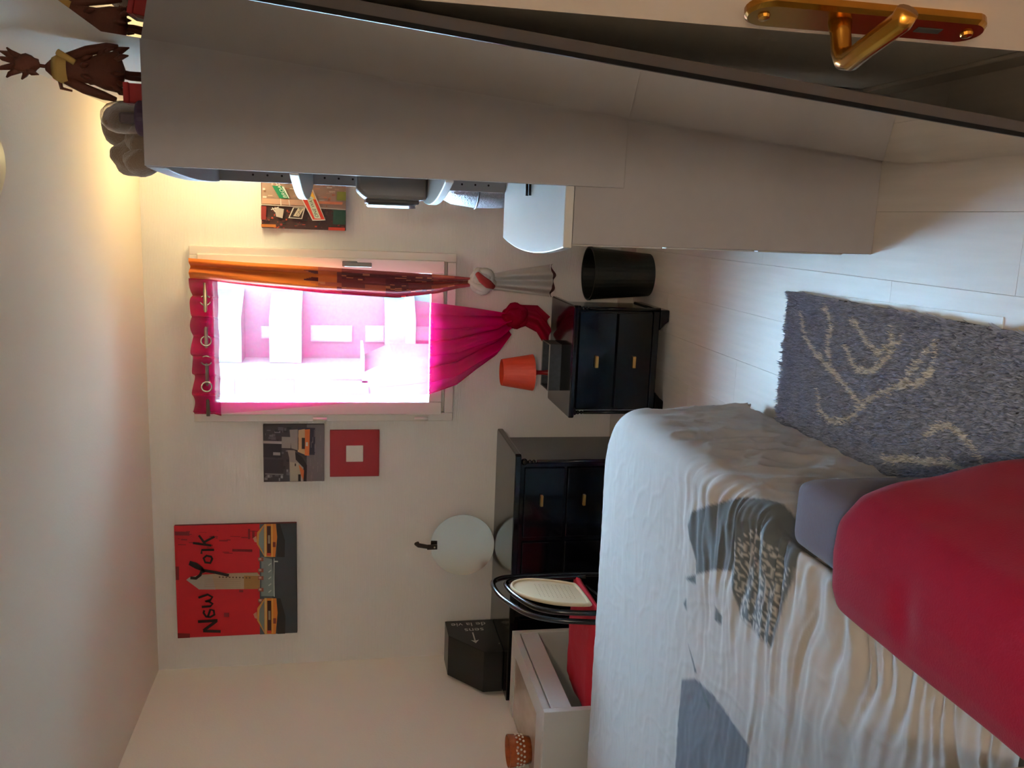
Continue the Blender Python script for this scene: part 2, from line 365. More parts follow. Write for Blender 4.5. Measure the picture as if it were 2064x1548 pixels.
# ------------------------------------------------------------------ pictures
M_edge = mat('canvas_edge', srgb(60, 30, 28), .8)
def picture(name, label, x0, x1, z0, z1, th, edge, cat='picture'):
    t = thing(name, label, cat, ((x0+x1)/2, D, z0))
    MB().box(x0, x1, D-th, D-.001, z0, z1).build('canvas', edge, t, bevel=.002)
    return t
# New York canvas (source coordinates are a sketch of the print lying on its side)
def cny(x, y):
    yb = 1460-(x-118)*.0666; yt = 128-(x-68)*.046; xl = 68+(y-128)*.0375
    return ((yb-y)/(yb-yt), 1-(x-xl)/(1542-xl))
t = picture('new_york_canvas', 'large square red canvas lettered New York with yellow taxis', -2.245, -1.622, 1.779, 2.393, .022, mat('edge_red', srgb(90, 16, 18), .8))
P = Paint(-2.245, -1.622, 1.779, 2.393, D-.0222, cny)
def quad(P, x0, x1, y0, y1, col): P.poly([(x0, y0), (x1, y0), (x1, y1), (x0, y1)], col)
P.poly([(60, 100), (1130, 50), (1130, 1440), (60, 1480)], (196, 14, 24))
for k in range(26):
    x0 = random.uniform(80, 980); y0 = random.uniform(150, 430); quad(P, x0, x0+random.uniform(15, 120), y0, y0+random.uniform(5, 18), (138, 14, 20))
quad(P, 90, 130, 600, 760, (120, 12, 18)); quad(P, 70, 260, 1400, 1470, (120, 12, 18)); quad(P, 80, 250, 190, 235, (120, 14, 20))
for x0, y0, x1, y1 in ((760, 380, 1000, 410), (660, 1140, 720, 1190), (950, 140, 975, 260), (1000, 160, 1030, 250), (840, 860, 890, 890)): quad(P, x0, x1, y0, y1, (124, 14, 18))
P.poly([(1090, 40), (1550, 40), (1550, 1480), (1090, 1480)], (84, 92, 98))
P.poly([(1240, 40), (1550, 40), (1550, 1480), (1240, 1480)], (62, 66, 70))
P.poly([(1110, 460), (1240, 490), (1265, 930), (1105, 930)], (128, 140, 136))
P.stroke([(1265, 480), (1262, 700), (1265, 935)], 9, (190, 196, 190)); P.stroke([(1270, 515), (1312, 515)], 14, (190, 196, 190))
for yy in (550, 630, 710, 790, 870): P.stroke([(1195, yy+15), (1228, yy-12)], 12, (186, 190, 184))
P.poly([(215, 755), (365, 865), (1090, 845), (1095, 690), (1060, 650), (720, 665), (380, 690), (250, 725)], (178, 152, 122))
P.poly([(215, 755), (365, 865), (560, 862), (520, 700), (380, 690), (250, 725)], (170, 156, 140))
P.poly([(900, 690), (1090, 690), (1090, 845), (900, 850)], (166, 118, 62))
for x0 in range(600, 1000, 40): quad(P, x0, x0+18, 705, 722, (104, 74, 50))
for y0 in range(740, 850, 22): P.stroke([(430, y0), (860, y0)], 4, (150, 124, 98))
for yy in (470, 600, 690, 830, 960): quad(P, 1070, 1135, yy, yy+45, (150, 84, 62)); quad(P, 1080, 1110, yy+8, yy+30, (196, 150, 130))
def taxi(y0, y1, right):
    P.poly([(1300, y0), (1340, y0), (1400, (y0+y1)/2), (1395, y1+20 if right else y1), (1300, y1)], (40, 36, 36))
    P.poly([(1150, y0), (1060, y0+(y1-y0)*.28), (1055, y0+(y1-y0)*.62), (1150, y1)], (206, 140, 60))
    P.poly([(1145, y0+25), (1085, y0+(y1-y0)*.32), (1080, y0+(y1-y0)*.62), (1145, y1-20)], (128, 138, 132))
    P.poly([(1145, y0), (1290, y0), (1305, y0+(y1-y0)*.4), (1280, y1), (1145, y1)], (212, 120, 36))
    quad(P, 1180, 1228, y0+30, y1-25, (66, 24, 18)); quad(P, 1150, 1172, y0, y1, (206, 164, 92)); quad(P, 1232, 1250, y0, y1, (222, 156, 60))
    quad(P, 1192, 1218, y0+(y1-y0)*.35, y0+(y1-y0)*.6, (150, 130, 110)); P.poly([(1010, y0+(y1-y0)*.45), (1050, y0+(y1-y0)*.38), (1060, y0+(y1-y0)*.58), (1030, y0+(y1-y0)*.56)], (200, 140, 110))
    quad(P, 1175, 1225, y1-45, y1-15, (196, 60, 30)); quad(P, 1250, 1285, y0+(y1-y0)*.55, y0+(y1-y0)*.7, (120, 40, 20))
taxi(70, 460, False); taxi(950, 1385, True)
ink = (30, 14, 16); W_ = 34
P.stroke([(415, 1360), (622, 1362)], W_, ink); P.stroke([(420, 1355), (575, 1235)], W_, ink); P.stroke([(585, 1230), (355, 1248)], W_, ink)
P.stroke([(470, 1190), (500, 1100), (540, 1110), (548, 1160), (500, 1190), (450, 1185), (420, 1140), (430, 1110)], 26, ink)
P.stroke([(400, 1070), (500, 1060), (528, 1030), (480, 1000), (440, 1005), (500, 985), (525, 950), (470, 920), (360, 960)], 26, ink)
P.stroke([(265, 725), (330, 730), (380, 690), (400, 640)], W_, ink); P.stroke([(720, 688), (560, 655), (430, 635), (330, 600), (255, 560), (260, 540), (330, 560), (400, 610), (430, 660)], W_, ink)
P.stroke([(520, 500), (500, 545), (440, 540), (420, 490), (455, 460), (510, 470), (525, 505)], 26, ink)
P.stroke([(395, 440), (400, 395), (545, 390)], 26, ink)
P.stroke([(295, 315), (510, 340)], 26, ink); P.stroke([(440, 325), (365, 225)], 26, ink); P.stroke([(430, 300), (550, 235)], 26, ink)
P.build(t)
# grey street with taxis
def ctx(x, y):
    yb = 1008-(x-145)*.05; yt = 128-(x-145)*.035; xl = 145+(y-128)*.03
    return ((yb-y)/(yb-yt), 1-(x-xl)/(1105-xl))
t = picture('taxi_street_print', 'small square grey street print with two orange taxis', -1.395, -1.088, 1.635, 1.943, .02, mat('edge_grey', srgb(70, 62, 62), .8))
P = Paint(-1.395, -1.088, 1.635, 1.943, D-.0202, ctx)
quad(P, 130, 1120, 60, 1020, (70, 60, 62)); quad(P, 830, 1120, 60, 1020, (122, 112, 114))
for k in range(60):
    x0 = random.uniform(150, 520); y0 = random.uniform(120, 980); g = random.choice((48, 92, 110, 130, 60)); quad(P, x0, x0+random.uniform(10, 90), y0, y0+random.uniform(8, 50), (g+6, g, g+2))
quad(P, 150, 440, 370, 410, (170, 160, 152)); quad(P, 160, 440, 410, 620, (46, 38, 42)); quad(P, 310, 420, 540, 585, (160, 150, 146)); quad(P, 180, 470, 650, 860, (60, 48, 52)); quad(P, 440, 580, 300, 470, (150, 142, 132))
quad(P, 190, 470, 868, 884, (140, 134, 130)); quad(P, 230, 260, 890, 930, (160, 154, 150)); quad(P, 430, 465, 890, 935, (160, 154, 150))
P.poly([(560, 190), (690, 180), (700, 500), (590, 470)], (150, 142, 132)); quad(P, 690, 960, 150, 560, (62, 54, 72))
P.poly([(700, 190), (800, 170), (800, 560), (690, 520)], (196, 160, 116)); P.poly([(800, 180), (880, 170), (870, 575), (800, 570)], (204, 104, 40))
quad(P, 752, 802, 305, 475, (54, 46, 46)); quad(P, 815, 850, 370, 430, (196, 186, 160)); quad(P, 690, 700, 300, 490, (40, 36, 38))
P.poly([(530, 500), (640, 500), (830, 720), (835, 970), (570, 985), (560, 620)], (150, 138, 126)); P.poly([(650, 520), (760, 600), (835, 720), (830, 970), (780, 970), (780, 760), (660, 640)], (44, 36, 40))
P.poly([(690, 700), (790, 800), (780, 950), (740, 870)], (198, 100, 40)); P.poly([(570, 680), (700, 690), (760, 960), (580, 975)], (176, 162, 140)); quad(P, 700, 740, 865, 970, (36, 30, 32)); quad(P, 645, 665, 700, 740, (50, 40, 40))
for k in range(18):
    x0 = random.uniform(880, 1080); y0 = random.uniform(150, 900); quad(P, x0, x0+6, y0, y0+random.uniform(30, 120), (140, 130, 132))
P.build(t)
# red frame with a white square
t = picture('red_square_frame', 'small flat red square frame with a white centre', -1.374, -1.121, 1.350, 1.606, .018, mat('frame_red', srgb(158, 24, 26), .5, var=.06))
MB().box(-1.292, -1.203, D-.024, D-.017, 1.434, 1.523).build('centre_square', mat('frame_white', srgb(226, 220, 208), .5), t, bevel=.006)
# crossroads canvas
def cow(x, y): return ((1060-(x-1055)*0-y)/1620+0, 1-(x-(215+(y-400)*.05))/1610)
t = picture('one_way_canvas', 'square canvas of red ONE WAY street signs beside the shelves', -.092, .312, 1.528, 1.935, .022, mat('edge_brown', srgb(110, 52, 40), .8))
P = Paint(-.092, .312, 1.528, 1.935, D-.0222, cow)
quad(P, 200, 1870, -560, 1080, (172, 140, 122)); P.poly([(200, 620), (1870, 650), (1870, 1080), (200, 1080)], (70, 40, 34))
cols = [(150, 52, 36), (190, 70, 40), (60, 34, 32), (96, 60, 50), (40, 76, 58), (188, 120, 40), (150, 120, 104), (88, 40, 34), (206, 180, 160)]
for k in range(150):
    x0 = random.uniform(220, 1840); y0 = random.uniform(640, 1040); quad(P, x0, x0+random.uniform(10, 60), y0, y0+random.uniform(8, 40), random.choice(cols[:5] + cols[7:8]))
for k in range(120):
    x0 = random.uniform(220, 1840); y0 = random.uniform(-500, 600); quad(P, x0, x0+random.uniform(20, 120), y0, y0+random.uniform(10, 50), random.choice([(206, 180, 160), (216, 200, 186), (188, 150, 130), (170, 110, 84), (196, 130, 100)]))
quad(P, 1600, 1845, 660, 940, (40, 78, 62)); quad(P, 230, 330, 640, 900, (150, 40, 32)); quad(P, 1520, 1840, 1000, 1060, (196, 60, 34)); quad(P, 230, 520, 985, 1040, (190, 110, 34)); quad(P, 1650, 1840, 300, 470, (140, 140, 50))
P.poly([(240, 490), (1050, 490), (1050, 600), (240, 590)], (206, 160, 132)); P.poly([(1300, 500), (1770, 500), (1760, 550), (1300, 550)], (200, 116, 76))
P.stroke([(230, 610), (1000, 625), (1840, 645)], 14, (226, 214, 200)); P.stroke([(590, 480), (600, 610)], 16, (226, 214, 200)); P.stroke([(745, 500), (765, 610)], 16, (226, 214, 200))
P.poly([(480, 650), (660, 680), (640, 860), (520, 830)], (200, 186, 172)); P.stroke([(420, 700), (560, 650)], 18, (220, 210, 200)); P.stroke([(440, 660), (500, 740)], 18, (220, 210, 200))
P.poly([(420, 240), (600, 240), (750, 475), (570, 475)], (22, 140, 92)); P.text('BROADWAY', (715, 465), (-52, -88), (-96, 0), (236, 244, 236))
P.poly([(600, 250), (640, 250), (760, 470), (735, 470)], (220, 236, 224))
P.poly([(830, 640), (1060, 640), (1010, 860), (750, 850)], (232, 222, 206)); P.poly([(850, 650), (1040, 650), (995, 845), (775, 838)], (62, 44, 38)); P.poly([(925, 655), (1040, 655), (950, 815), (840, 810)], (224, 208, 178)); P.text('ONE', (945, 800), (32, -78), (-78, 0), (54, 40, 34))
P.poly([(880, 290), (1190, 280), (1460, 870), (1210, 885)], (240, 226, 206)); P.poly([(905, 300), (1170, 295), (1440, 850), (1220, 860)], (222, 60, 30)); P.poly([(910, 305), (1165, 300), (1250, 470), (990, 470)], (244, 190, 70))
P.poly([(1090, 480), (1200, 470), (1370, 840), (1250, 840)], (224, 234, 206)); P.poly([(1035, 330), (1215, 450), (1160, 480), (1100, 480), (1020, 440)], (238, 238, 224)); P.text('ONE WAY', (1330, 815), (-36, -80), (-92, 0), (40, 74, 56))
P.build(t)

# ------------------------------------------------------------------ black lacquer chest
M_lac = mat('black_lacquer', srgb(7, 8, 14), .14, var=.1, spec=.30, coat=.12)
M_gold = mat('gold_pull', srgb(196, 150, 84), .3, .85)
ch = thing('black_chest', 'wide glossy black chest of drawers under the red pictures', 'chest', (-1.78, 4.25, 0))
MB().box(-2.40, -1.165, 4.02, 4.52, .03, .69).build('body', M_lac, ch, bevel=.004)
MB().prism([(-2.41, 3.985), (-1.125, 3.985), (-1.115, 4.0), (-1.115, 4.515), (-1.13, 4.527), (-2.41, 4.527)], 2, .69, .72).build('top', M_lac, ch, bevel=.005)
for x in (-1.155,):
    MB().ball((x, 4.005, .672), .017).ball((x, 4.005, .645), .010).ball((x, 4.005, .625), .010).tube([(x, 4.005, .61), (x, 4.005, .03)], .009).build('corner_moulding', M_lac, ch, smooth=True, merge=False)
for z0, z1 in ((.465, .665), (.25, .45), (.05, .235)):
    for x0, x1 in ((-1.545, -1.19), (-1.95, -1.57), (-2.37, -1.975)):
        d = MB().box(x0, x1, 4.004, 4.02, z0, z1).build('drawer', M_lac, ch, bevel=.004)
        xc, zc = (x0+x1)/2, (z0+z1)/2; xc = -1.352 if x1 == -1.19 else xc
        MB().box(xc-.028, xc+.028, 3.985, 4.004, zc+.008, zc+.022).build('pull', M_gold, d, bevel=.002)
# round mirror board
dm = thing('round_mirror', 'round frameless mirror with a leather strap leaning on the wall', 'mirror', (-1.765, 4.48, .72))
Rm = Matrix.Rotation(math.radians(-5), 4, 'X')
def disc(r, th, c, seg=56):
    vs = []
    for y in (0, th):
        for k in range(seg):
            a = 2*math.pi*k/seg; p = Rm @ Vector((r*math.cos(a), y, r*math.sin(a)+r)); vs.append((c[0]+p.x, c[1]+p.y, c[2]+p.z))
    return MB().add(vs, [tuple(range(seg)), tuple(range(seg, 2*seg))[::-1]] + [(k, (k+1) % seg, seg+(k+1) % seg, seg+k) for k in range(seg)])
disc(.174, .005, (-1.765, 4.478, .7215)).build('glass', mat('mirror_silver', srgb(215, 218, 208), .12, 1.0, var=.01), dm)
disc(.168, .007, (-1.765, 4.4835, .7265)).build('backing', mat('mirror_back', srgb(60, 55, 50), .8), dm)
st = MB()
for s_ in (0, 1):
    y0 = 4.470 if s_ == 0 else 4.518
    st.tube([(-1.765, 4.472+.014, 1.045), (-1.765, 4.486, 1.09), (-1.76, 4.497, 1.135), (-1.755, 4.507, 1.147), (-1.755, 4.518, 1.135)], [.011, .012, .013, .012, .010], 8)
    break
st.box(-1.779, -1.751, 4.474, 4.482, 1.035, 1.09).build('strap', mat('black_leather', srgb(38, 30, 28), .6, bump=.2), dm, bevel=.002, merge=False)
MB().ball((-1.765, 4.472, 1.05), (.005, .003, .005)).build('rivet', mat('rivet_steel', srgb(190, 185, 175), .3, .9), dm, smooth=True)
# black box lettered on its side
bb = thing('slanted_black_box', 'black box on the chest lettered sens de la vie with an arrow', 'box', (-2.3, 4.3, .72))
prof = [(4.455, .721), (4.455, .985), (4.285, .985), (4.09, .822), (4.09, .721)]
MB().prism(prof, 0, -2.415, -2.19).build('case', mat('black_card', srgb(16, 15, 16), .3, var=.1), bb, bevel=.002)
vt = MB()
def side_text(body, y, z, sz):
    vs, fs = text_polys(body, sz); vt.add([(-2.1895, y-v[1], z+v[0]) for v in vs], fs)
side_text('de la vie', 4.425, .765, .058); side_text('sens', 4.358, .785, .062)
vt.build('lettering', mat('white_ink', srgb(205, 200, 195), .6), bb, merge=False)['kind'] = 'stuff'; vt = MB()
vt.box(-2.19, -2.1893, 4.20, 4.31, .848, .855).prism([(4.19, .851), (4.225, .872), (4.215, .851), (4.225, .830)], 0, -2.19, -2.1893)
vt.build('arrow', mat('white_ink', (0,0,0,1)), bb, merge=False)

# ------------------------------------------------------------------ nightstand with tray and lamp
ns = thing('black_nightstand', 'black lacquer two drawer bedside cabinet under the window', 'nightstand', (-.65, 4.2, 0))
MB().box(-.895, -.41, 3.99, 4.39, .045, .455).build('body', M_lac, ns, bevel=.004)
MB().prism([(-.918, 3.935), (-.392, 3.935), (-.385, 3.945), (-.385, 4.40), (-.918, 4.40), (-.925, 4.39), (-.925, 3.945)], 2, .455, .48).build('top', M_lac, ns, bevel=.006)
for x in (-.903, -.402):
    MB().ball((x, 3.972, .447), .014).ball((x, 3.972, .428), .010).ball((x, 3.972, .410), .009).tube([(x, 3.975, .40), (x, 3.975, .045)], .009).build('corner_moulding', M_lac, ns, smooth=True, merge=False)
for q in (1, -1):
    MB().prism([(-.6525-q*.25, .0), (-.6525-q*.195, .0), (-.6525-q*.18, .02), (-.6525-q*.15, .046), (-.6525-q*.25, .046)], 1, 3.965, 4.385).build('foot', M_lac, ns, bevel=.006)
MB().box(-.895, -.41, 3.975, 3.99, .045, .075).build('plinth', M_lac, ns, bevel=.003)
for z0, z1 in ((.262, .44), (.08, .25)):
    d = MB().box(-.885, -.42, 3.972, 3.99, z0, z1).build('drawer', M_lac, ns, bevel=.004)
    zc = (z0+z1)/2; MB().box(-.683, -.627, 3.953, 3.972, zc-.008, zc+.007).build('pull', M_gold, d, bevel=.002)
tr_ = thing('woven_tray', 'dark woven rectangular basket tray on the bedside cabinet', 'tray', (-.715, 4.2, .48))
M_wov = mat('woven_dark', srgb(62, 66, 72), .6, var=.35, scale=55, bump=.3, bscale=120)
MB().box(-.83, -.60, 4.14, 4.30, .481, .487).build('base', M_wov, tr_)
for a in ((-.83, -.824, 4.14, 4.30), (-.606, -.60, 4.14, 4.30), (-.824, -.606, 4.14, 4.146), (-.824, -.606, 4.294, 4.30)):
    MB().box(a[0], a[1], a[2], a[3], .487, .54).build('side', M_wov, tr_)
MB().tube([(-.83, 4.14, .541), (-.60, 4.14, .541), (-.60, 4.30, .541), (-.83, 4.30, .541)], .003, 6, closed=True).build('rim', mat('tray_rim', srgb(150, 145, 140), .5), tr_)
lp = thing('red_table_lamp', 'small red table lamp with a tapered orange red shade', 'lamp', (-.755, 4.23, .487))
M_lr = mat('lamp_red', srgb(150, 20, 22), .3)
MB().lathe([(.055, 0), (.055, .006), (.035, .012), (.016, .03), (.011, .06), (.011, .09), (.016, .105), (.03, .118)], (-.755, 4.225, .487), 28).build('stand', M_lr, lp, smooth=True)
MB().lathe([(.092, .605), (.066, .762), (.064, .762), (.090, .605)], (-.755, 4.225, 0), 36, cap=False).build('shade', mat('shade_orange', srgb(216, 66, 34), .5), lp, smooth=False)
# wastebasket
bn = thing('black_wastebasket', 'tapered black plastic wastebasket on the floor by the wall', 'bin', (-.255, 4.3, 0))
MB().lathe([(.004, .004), (.102, .004), (.108, .0), (.132, .312), (.128, .312), (.105, .02), (.004, .018)], (-.258, 4.31, 0), 40).build('bucket', mat('black_plastic', srgb(24, 26, 24), .45), bn, smooth=False)
MB().lathe([(.128, .308), (.135, .308), (.135, .32), (.128, .32)], (-.258, 4.31, 0), 40, cap=False).build('rim', mat('black_plastic', (0,0,0,1)), bn)

# ------------------------------------------------------------------ dresser with tall hutch
M_gp = mat('grey_laminate', srgb(164, 159, 160), .55, var=.04, scale=20, bump=.02)
M_wt = mat('white_laminate', srgb(206, 202, 196), .4, var=.03)
ds = thing('hutch_dresser', 'tall grey sided dresser with a curved white top and open shelves above', 'cabinet', (.17, 2.83, 0))
YN, YF = 2.344, 3.33
MB().box(-.063, XR-.004, YN+.019, YN+.04, 0, .909).build('side_panel', M_gp, ds, bevel=.002)
MB().box(-.063, XR-.004, YF-.02, YF, 0, .91).build('side_panel', M_gp, ds, bevel=.002)
MB().box(-.05, XR-.004, YN+.04, YF-.02, .06, .908).build('body', M_wt, ds)
for k in range(3): 
    d = MB().box(-.068, -.051, YN+.05, YF-.03, .075+k*.28, .345+k*.28).build('drawer', M_wt, ds, bevel=.003)
def bow(x, amp, y0=YN, y1=YF, n=24): return [(x-amp*(1-(2*k/n-1)**2), y0+(y1-y0)*k/n) for k in range(n+1)]
MB().prism(bow(-.073, .033, YN+.019) + [(XR-.004, YF), (XR-.004, YN+.019)], 2, .91, .935).build('top', M_wt, ds, bevel=.003)
hp = MB().prism([(.093, .776), (XR-.004, .776), (XR-.004, 2.01), (.093, 2.01)], 1, YN, YN+.018).build('hutch_panel', M_gp, ds, bevel=.002)
fp = MB().prism([(.093, .936), (XR-.004, .936), (XR-.004, 1.97), (.093, 1.97)], 1, YF-.018, YF).build('hutch_panel', M_gp, ds, bevel=.002)
for k in range(18):
    z = 1.0+k*.05
    MB().tube([(.118, YF-.0185, z), (.118, YF-.018, z)], .004, 8).build('pin_hole', mat('hole_dark', srgb(30, 26, 24), .9), fp)
MB().box(XR-.012, XR-.005, YN+.02, YF-.02, .94, 1.97).build('hutch_back', M_wt, ds)
MB().prism(bow(.090, .012, YN+.019) + [(XR-.004, YF), (XR-.004, YN+.019)], 2, 1.965, 2.01).build('hutch_top', M_gp, ds, bevel=.003)
for z in (1.24, 1.64):
    MB().prism(bow(.088, .055, YN+.02, YF-.019) + [(XR-.013, YF-.019), (XR-.013, YN+.02)], 2, z, z+.024).build('shelf', M_wt, ds, bevel=.003)
# things on the shelves
gb = thing('grey_storage_bin', 'grey plastic storage bin with rounded corners on the shelf', 'bin', (.2, 3.05, 1.264))
rb = [(.045, 1.266), (.36, 1.266), (.36, 1.49), (.072, 1.49), (.045, 1.46)]
MB().prism(rb, 1, 2.88, 3.22).build('tub', mat('bin_grey', srgb(120, 118, 120), .5), gb, bevel=.012, seg=3)
MB().box(.032, .046, 2.9, 3.2, 1.29, 1.46).build('front_flap', mat('bin_dark', srgb(74, 72, 74), .6), gb, bevel=.004)
def film(t, s): return (.030-.010*abs(math.sin(t*math.pi*3)), 2.9+.3*t, 1.30+.15*s+.004*math.sin(t*20))
MB().grid(film, 30, 6).build('wrap', mat('clear_film', srgb(120, 116, 114), .3, trans=.5), gb, smooth=True, solid=.001)
mh = thing('silver_mesh_hamper', 'rounded silver mesh laundry hamper between the shelves and the wall', 'hamper', (.22, 3.68, 0))
M_mesh = mat('silver_mesh', srgb(170, 172, 178), .3, .75, var=.4, scale=120, bump=.5, bscale=200)
prof = [(.14, 0), (.155, .2), (.165, .5), (.175, .85), (.178, 1.0), (.165, 1.1), (.13, 1.17), (.06, 1.2), (.004, 1.205)]
MB().lathe(prof, (.215, 3.68, 0), 36).build('bag', M_mesh, mh, smooth=True)
for z in (.02, .5, 1.0):
    r = np.interp(z, [0, .5, 1.0], [.143, .168, .181]); MB().tube([(.215+r*math.cos(a), 3.68+r*math.sin(a), z) for a in np.linspace(0, 2*math.pi, 33)[:-1]], .004, 6, closed=True).build('hoop', mat('hoop_wire', srgb(120, 122, 128), .3, .9), mh, smooth=True)
for y, z in ((2.868, .941), (2.822, .941)):
    pn = MB().tube([(.075, y, z), (.20, y+.004, z)], .005, 10).build('pen', mat('black_plastic', (0,0,0,1)), None, smooth=True)
    tag(pn, 'short black pen lying on the white dresser top', 'pen', 'pens on the dresser top')
# things on top of the hutch
fg = thing('leaf_doll_figurine', 'brown leafy doll figurine with thin legs standing on the hutch', 'figurine', (.34, 2.5, 2.01))
M_fb = mat('figure_brown', srgb(92, 44, 26), .75, var=.4, scale=30, bump=.4)
M_fy = mat('figure_straw', srgb(176, 138, 70), .7, var=.2)
FX, FY, F0 = .332, 2.5, 2.01
def fpt(x, z, y=0): return (FX+x, FY+y, F0+z)
bd = MB()
bd.tube([fpt(-.004, 0), fpt(-.004, .06), fpt(.0, .09)], [.006, .006, .008], 8).tube([fpt(-.016, 0, .01), fpt(-.014, .06, .01), fpt(-.006, .09, .005)], [.006, .006, .008], 8)
bd.lathe([(.008, .07), (.052, .085), (.046, .12), (.034, .15), (.03, .19), (.034, .22), (.022, .245), (.008, .26)], fpt(-.002, 0), 16, sy=.7)
bd.tube([fpt(.02, .215), fpt(.045, .16), fpt(.058, .11), (fpt(.06, .085))], [.014, .013, .011, .006], 8)
bd.tube([fpt(-.025, .215), fpt(-.048, .17), fpt(-.062, .125), fpt(-.07, .095)], [.014, .013, .011, .006], 8)
bd.tube([fpt(-.02, .23), fpt(-.05, .225), fpt(-.055, .20)], [.006, .005, .003], 6)
bd.tube([fpt(0, .25), fpt(.002, .28)], .005, 6)
bd.ball(fpt(.004, .305), (.024, .02, .032), 14, 10, lump=.5)
for k, (dx, dz) in enumerate(((.03, .03), (-.03, .035), (.01, .05), (-.015, .052), (-.032, .0))):
    bd.tube([fpt(.004+dx*.5, .305+dz*.5), fpt(.004+dx*.9, .31+dz), fpt(.004+dx*1.2, .318+dz)], [.010, .006, .002], 6)
for k in range(26):      # ragged leaf scraps of the skirt, the shoulders and the head
    a_ = random.uniform(0, 2*math.pi); zz = random.choice((.09, .10, .13, .17, .23, .30, .33)); rr_ = {.09: .05, .10: .048, .13: .044, .17: .034, .23: .03, .30: .024, .33: .02}[zz]
    dx, dy = math.cos(a_), math.sin(a_)*.7; ln_ = random.uniform(.018, .04); dn_ = -1 if zz < .28 else random.choice((-1, 1))
    bd.tube([fpt(dx*rr_*.8, zz, dy*rr_*.8), fpt(dx*(rr_+.006), zz+dn_*ln_*.5, dy*(rr_+.006)), fpt(dx*(rr_+.012), zz+dn_*ln_, dy*(rr_+.012))], [.006, .008, .0015], 5)
bd.build('body', M_fb, fg, smooth=True, merge=False)
MB().lathe([(.036, .205), (.037, .225), (.026, .243), (.024, .236), (.033, .222)], fpt(-.002, 0), 16, cap=False, sy=.72).tube([fpt(.012, .185, -.02), fpt(.035, .225, -.02)], .008, 8).build('sash', M_fy, fg, smooth=True, merge=False)
ps = thing('plush_toy', 'slumped grey brown plush toy on top of the hutch', 'soft toy', (.15, 2.62, 2.01))
M_pl = mat('plush_taupe', srgb(140, 118, 98), .95, var=.12, scale=40, bump=.5, bscale=250, sheen=.6)
MB().ball((.205, 2.66, 2.102), (.075, .07, .082), 28, 18, lump=.15).build('head', M_pl, ps, smooth=True)
MB().ball((.125, 2.62, 2.087), (.05, .06, .066), 28, 18, lump=.2).build('body', M_pl, ps, smooth=True)
MB().ball((.112, 2.55, 2.060), (.038, .045, .044), 28, 18, lump=.2).build('paw', M_pl, ps, smooth=True)
MB().ball((.165, 2.56, 2.058), (.045, .045, .04), 28, 18, lump=.2).build('paw', M_pl, ps, smooth=True)
dg = thing('plastic_dome', 'clear plastic dome on a purple base in front of the plush toy', 'dome', (.212, 2.45, 2.01))
M_dome = bpy.data.materials.new('clear_dome'); M_dome.use_nodes = True
nt = M_dome.node_tree; nt.nodes.clear(); out = nt.nodes.new('ShaderNodeOutputMaterial'); mx = nt.nodes.new('ShaderNodeMixShader')
t1 = nt.nodes.new('ShaderNodeBsdfTransparent'); t1.inputs[0].default_value = (.93, .93, .95, 1); g1 = nt.nodes.new('ShaderNodeBsdfGlossy'); g1.inputs['Roughness'].default_value = .05
lw = nt.nodes.new('ShaderNodeLayerWeight'); lw.inputs[0].default_value = .35
nt.links.new(lw.outputs['Facing'], mx.inputs[0]); nt.links.new(t1.outputs[0], mx.inputs[1]); nt.links.new(g1.outputs[0], mx.inputs[2]); nt.links.new(mx.outputs[0], out.inputs[0])
MB().lathe([(.040, .028), (.042, .05), (.040, .078), (.032, .1), (.018, .114), (.001, .119)], (.212, 2.43, 2.01), 28, cap=False).build('dome', M_dome, dg, smooth=True)
MB().lathe([(.044, 0), (.044, .024), (.040, .03), (.02, .032)], (.212, 2.43, 2.01), 28).build('base', mat('purple_plastic', srgb(84, 64, 96), .4), dg, bevel=.002)
MB().box(.198, .226, 2.425, 2.445, 2.042, 2.085).build('toy_inside', mat('grey_toy', srgb(96, 80, 84), .5), dg, bevel=.006)
rx = thing('red_gift_box', 'small red box with a lid beside the clear dome', 'box', (.272, 2.46, 2.01))
MB().box(.25, .297, 2.43, 2.48, 2.01, 2.058).build('box', mat('red_card', srgb(170, 20, 24), .5), rx, bevel=.002)
MB().box(.248, .299, 2.428, 2.482, 2.058, 2.072).build('lid', mat('red_card', (0,0,0,1)), rx, bevel=.002)

# ------------------------------------------------------------------ corner floor lamp (its bowl is hidden by the hutch, its light is not)
fl_l = thing('corner_floor_lamp', 'warm glowing uplighter standing in the corner behind the shelves', 'lamp', (.27, 4.13, 0))
M_bz = mat('lamp_bronze', srgb(70, 56, 44), .4, .6)
MB().lathe([(.11, 0), (.11, .02), (.02, .035)], (.27, 4.13, 0), 28).build('base', M_bz, fl_l, smooth=False)
MB().tube([(.27, 4.13, .03), (.27, 4.13, 1.83)], .011).build('pole', M_bz, fl_l, smooth=True)
MB().lathe([(.02, 1.83), (.07, 1.86), (.11, 1.93), (.106, 1.93), (.066, 1.866), (.02, 1.84)], (.27, 4.13, 0), 32, cap=False).build('bowl', mat('bowl_glass', srgb(240, 220, 180), .4, emit=(1, .80, .45, 1), estr=1.0), fl_l, smooth=True)
ld = bpy.data.lights.new('bulb', 'POINT'); ld.energy = 4.6; ld.color = (1, .87, .48); ld.shadow_soft_size = .05
lo = bpy.data.objects.new('bulb', ld); COL.objects.link(lo); lo.parent = fl_l; lo.location = (0, 0, 1.97)
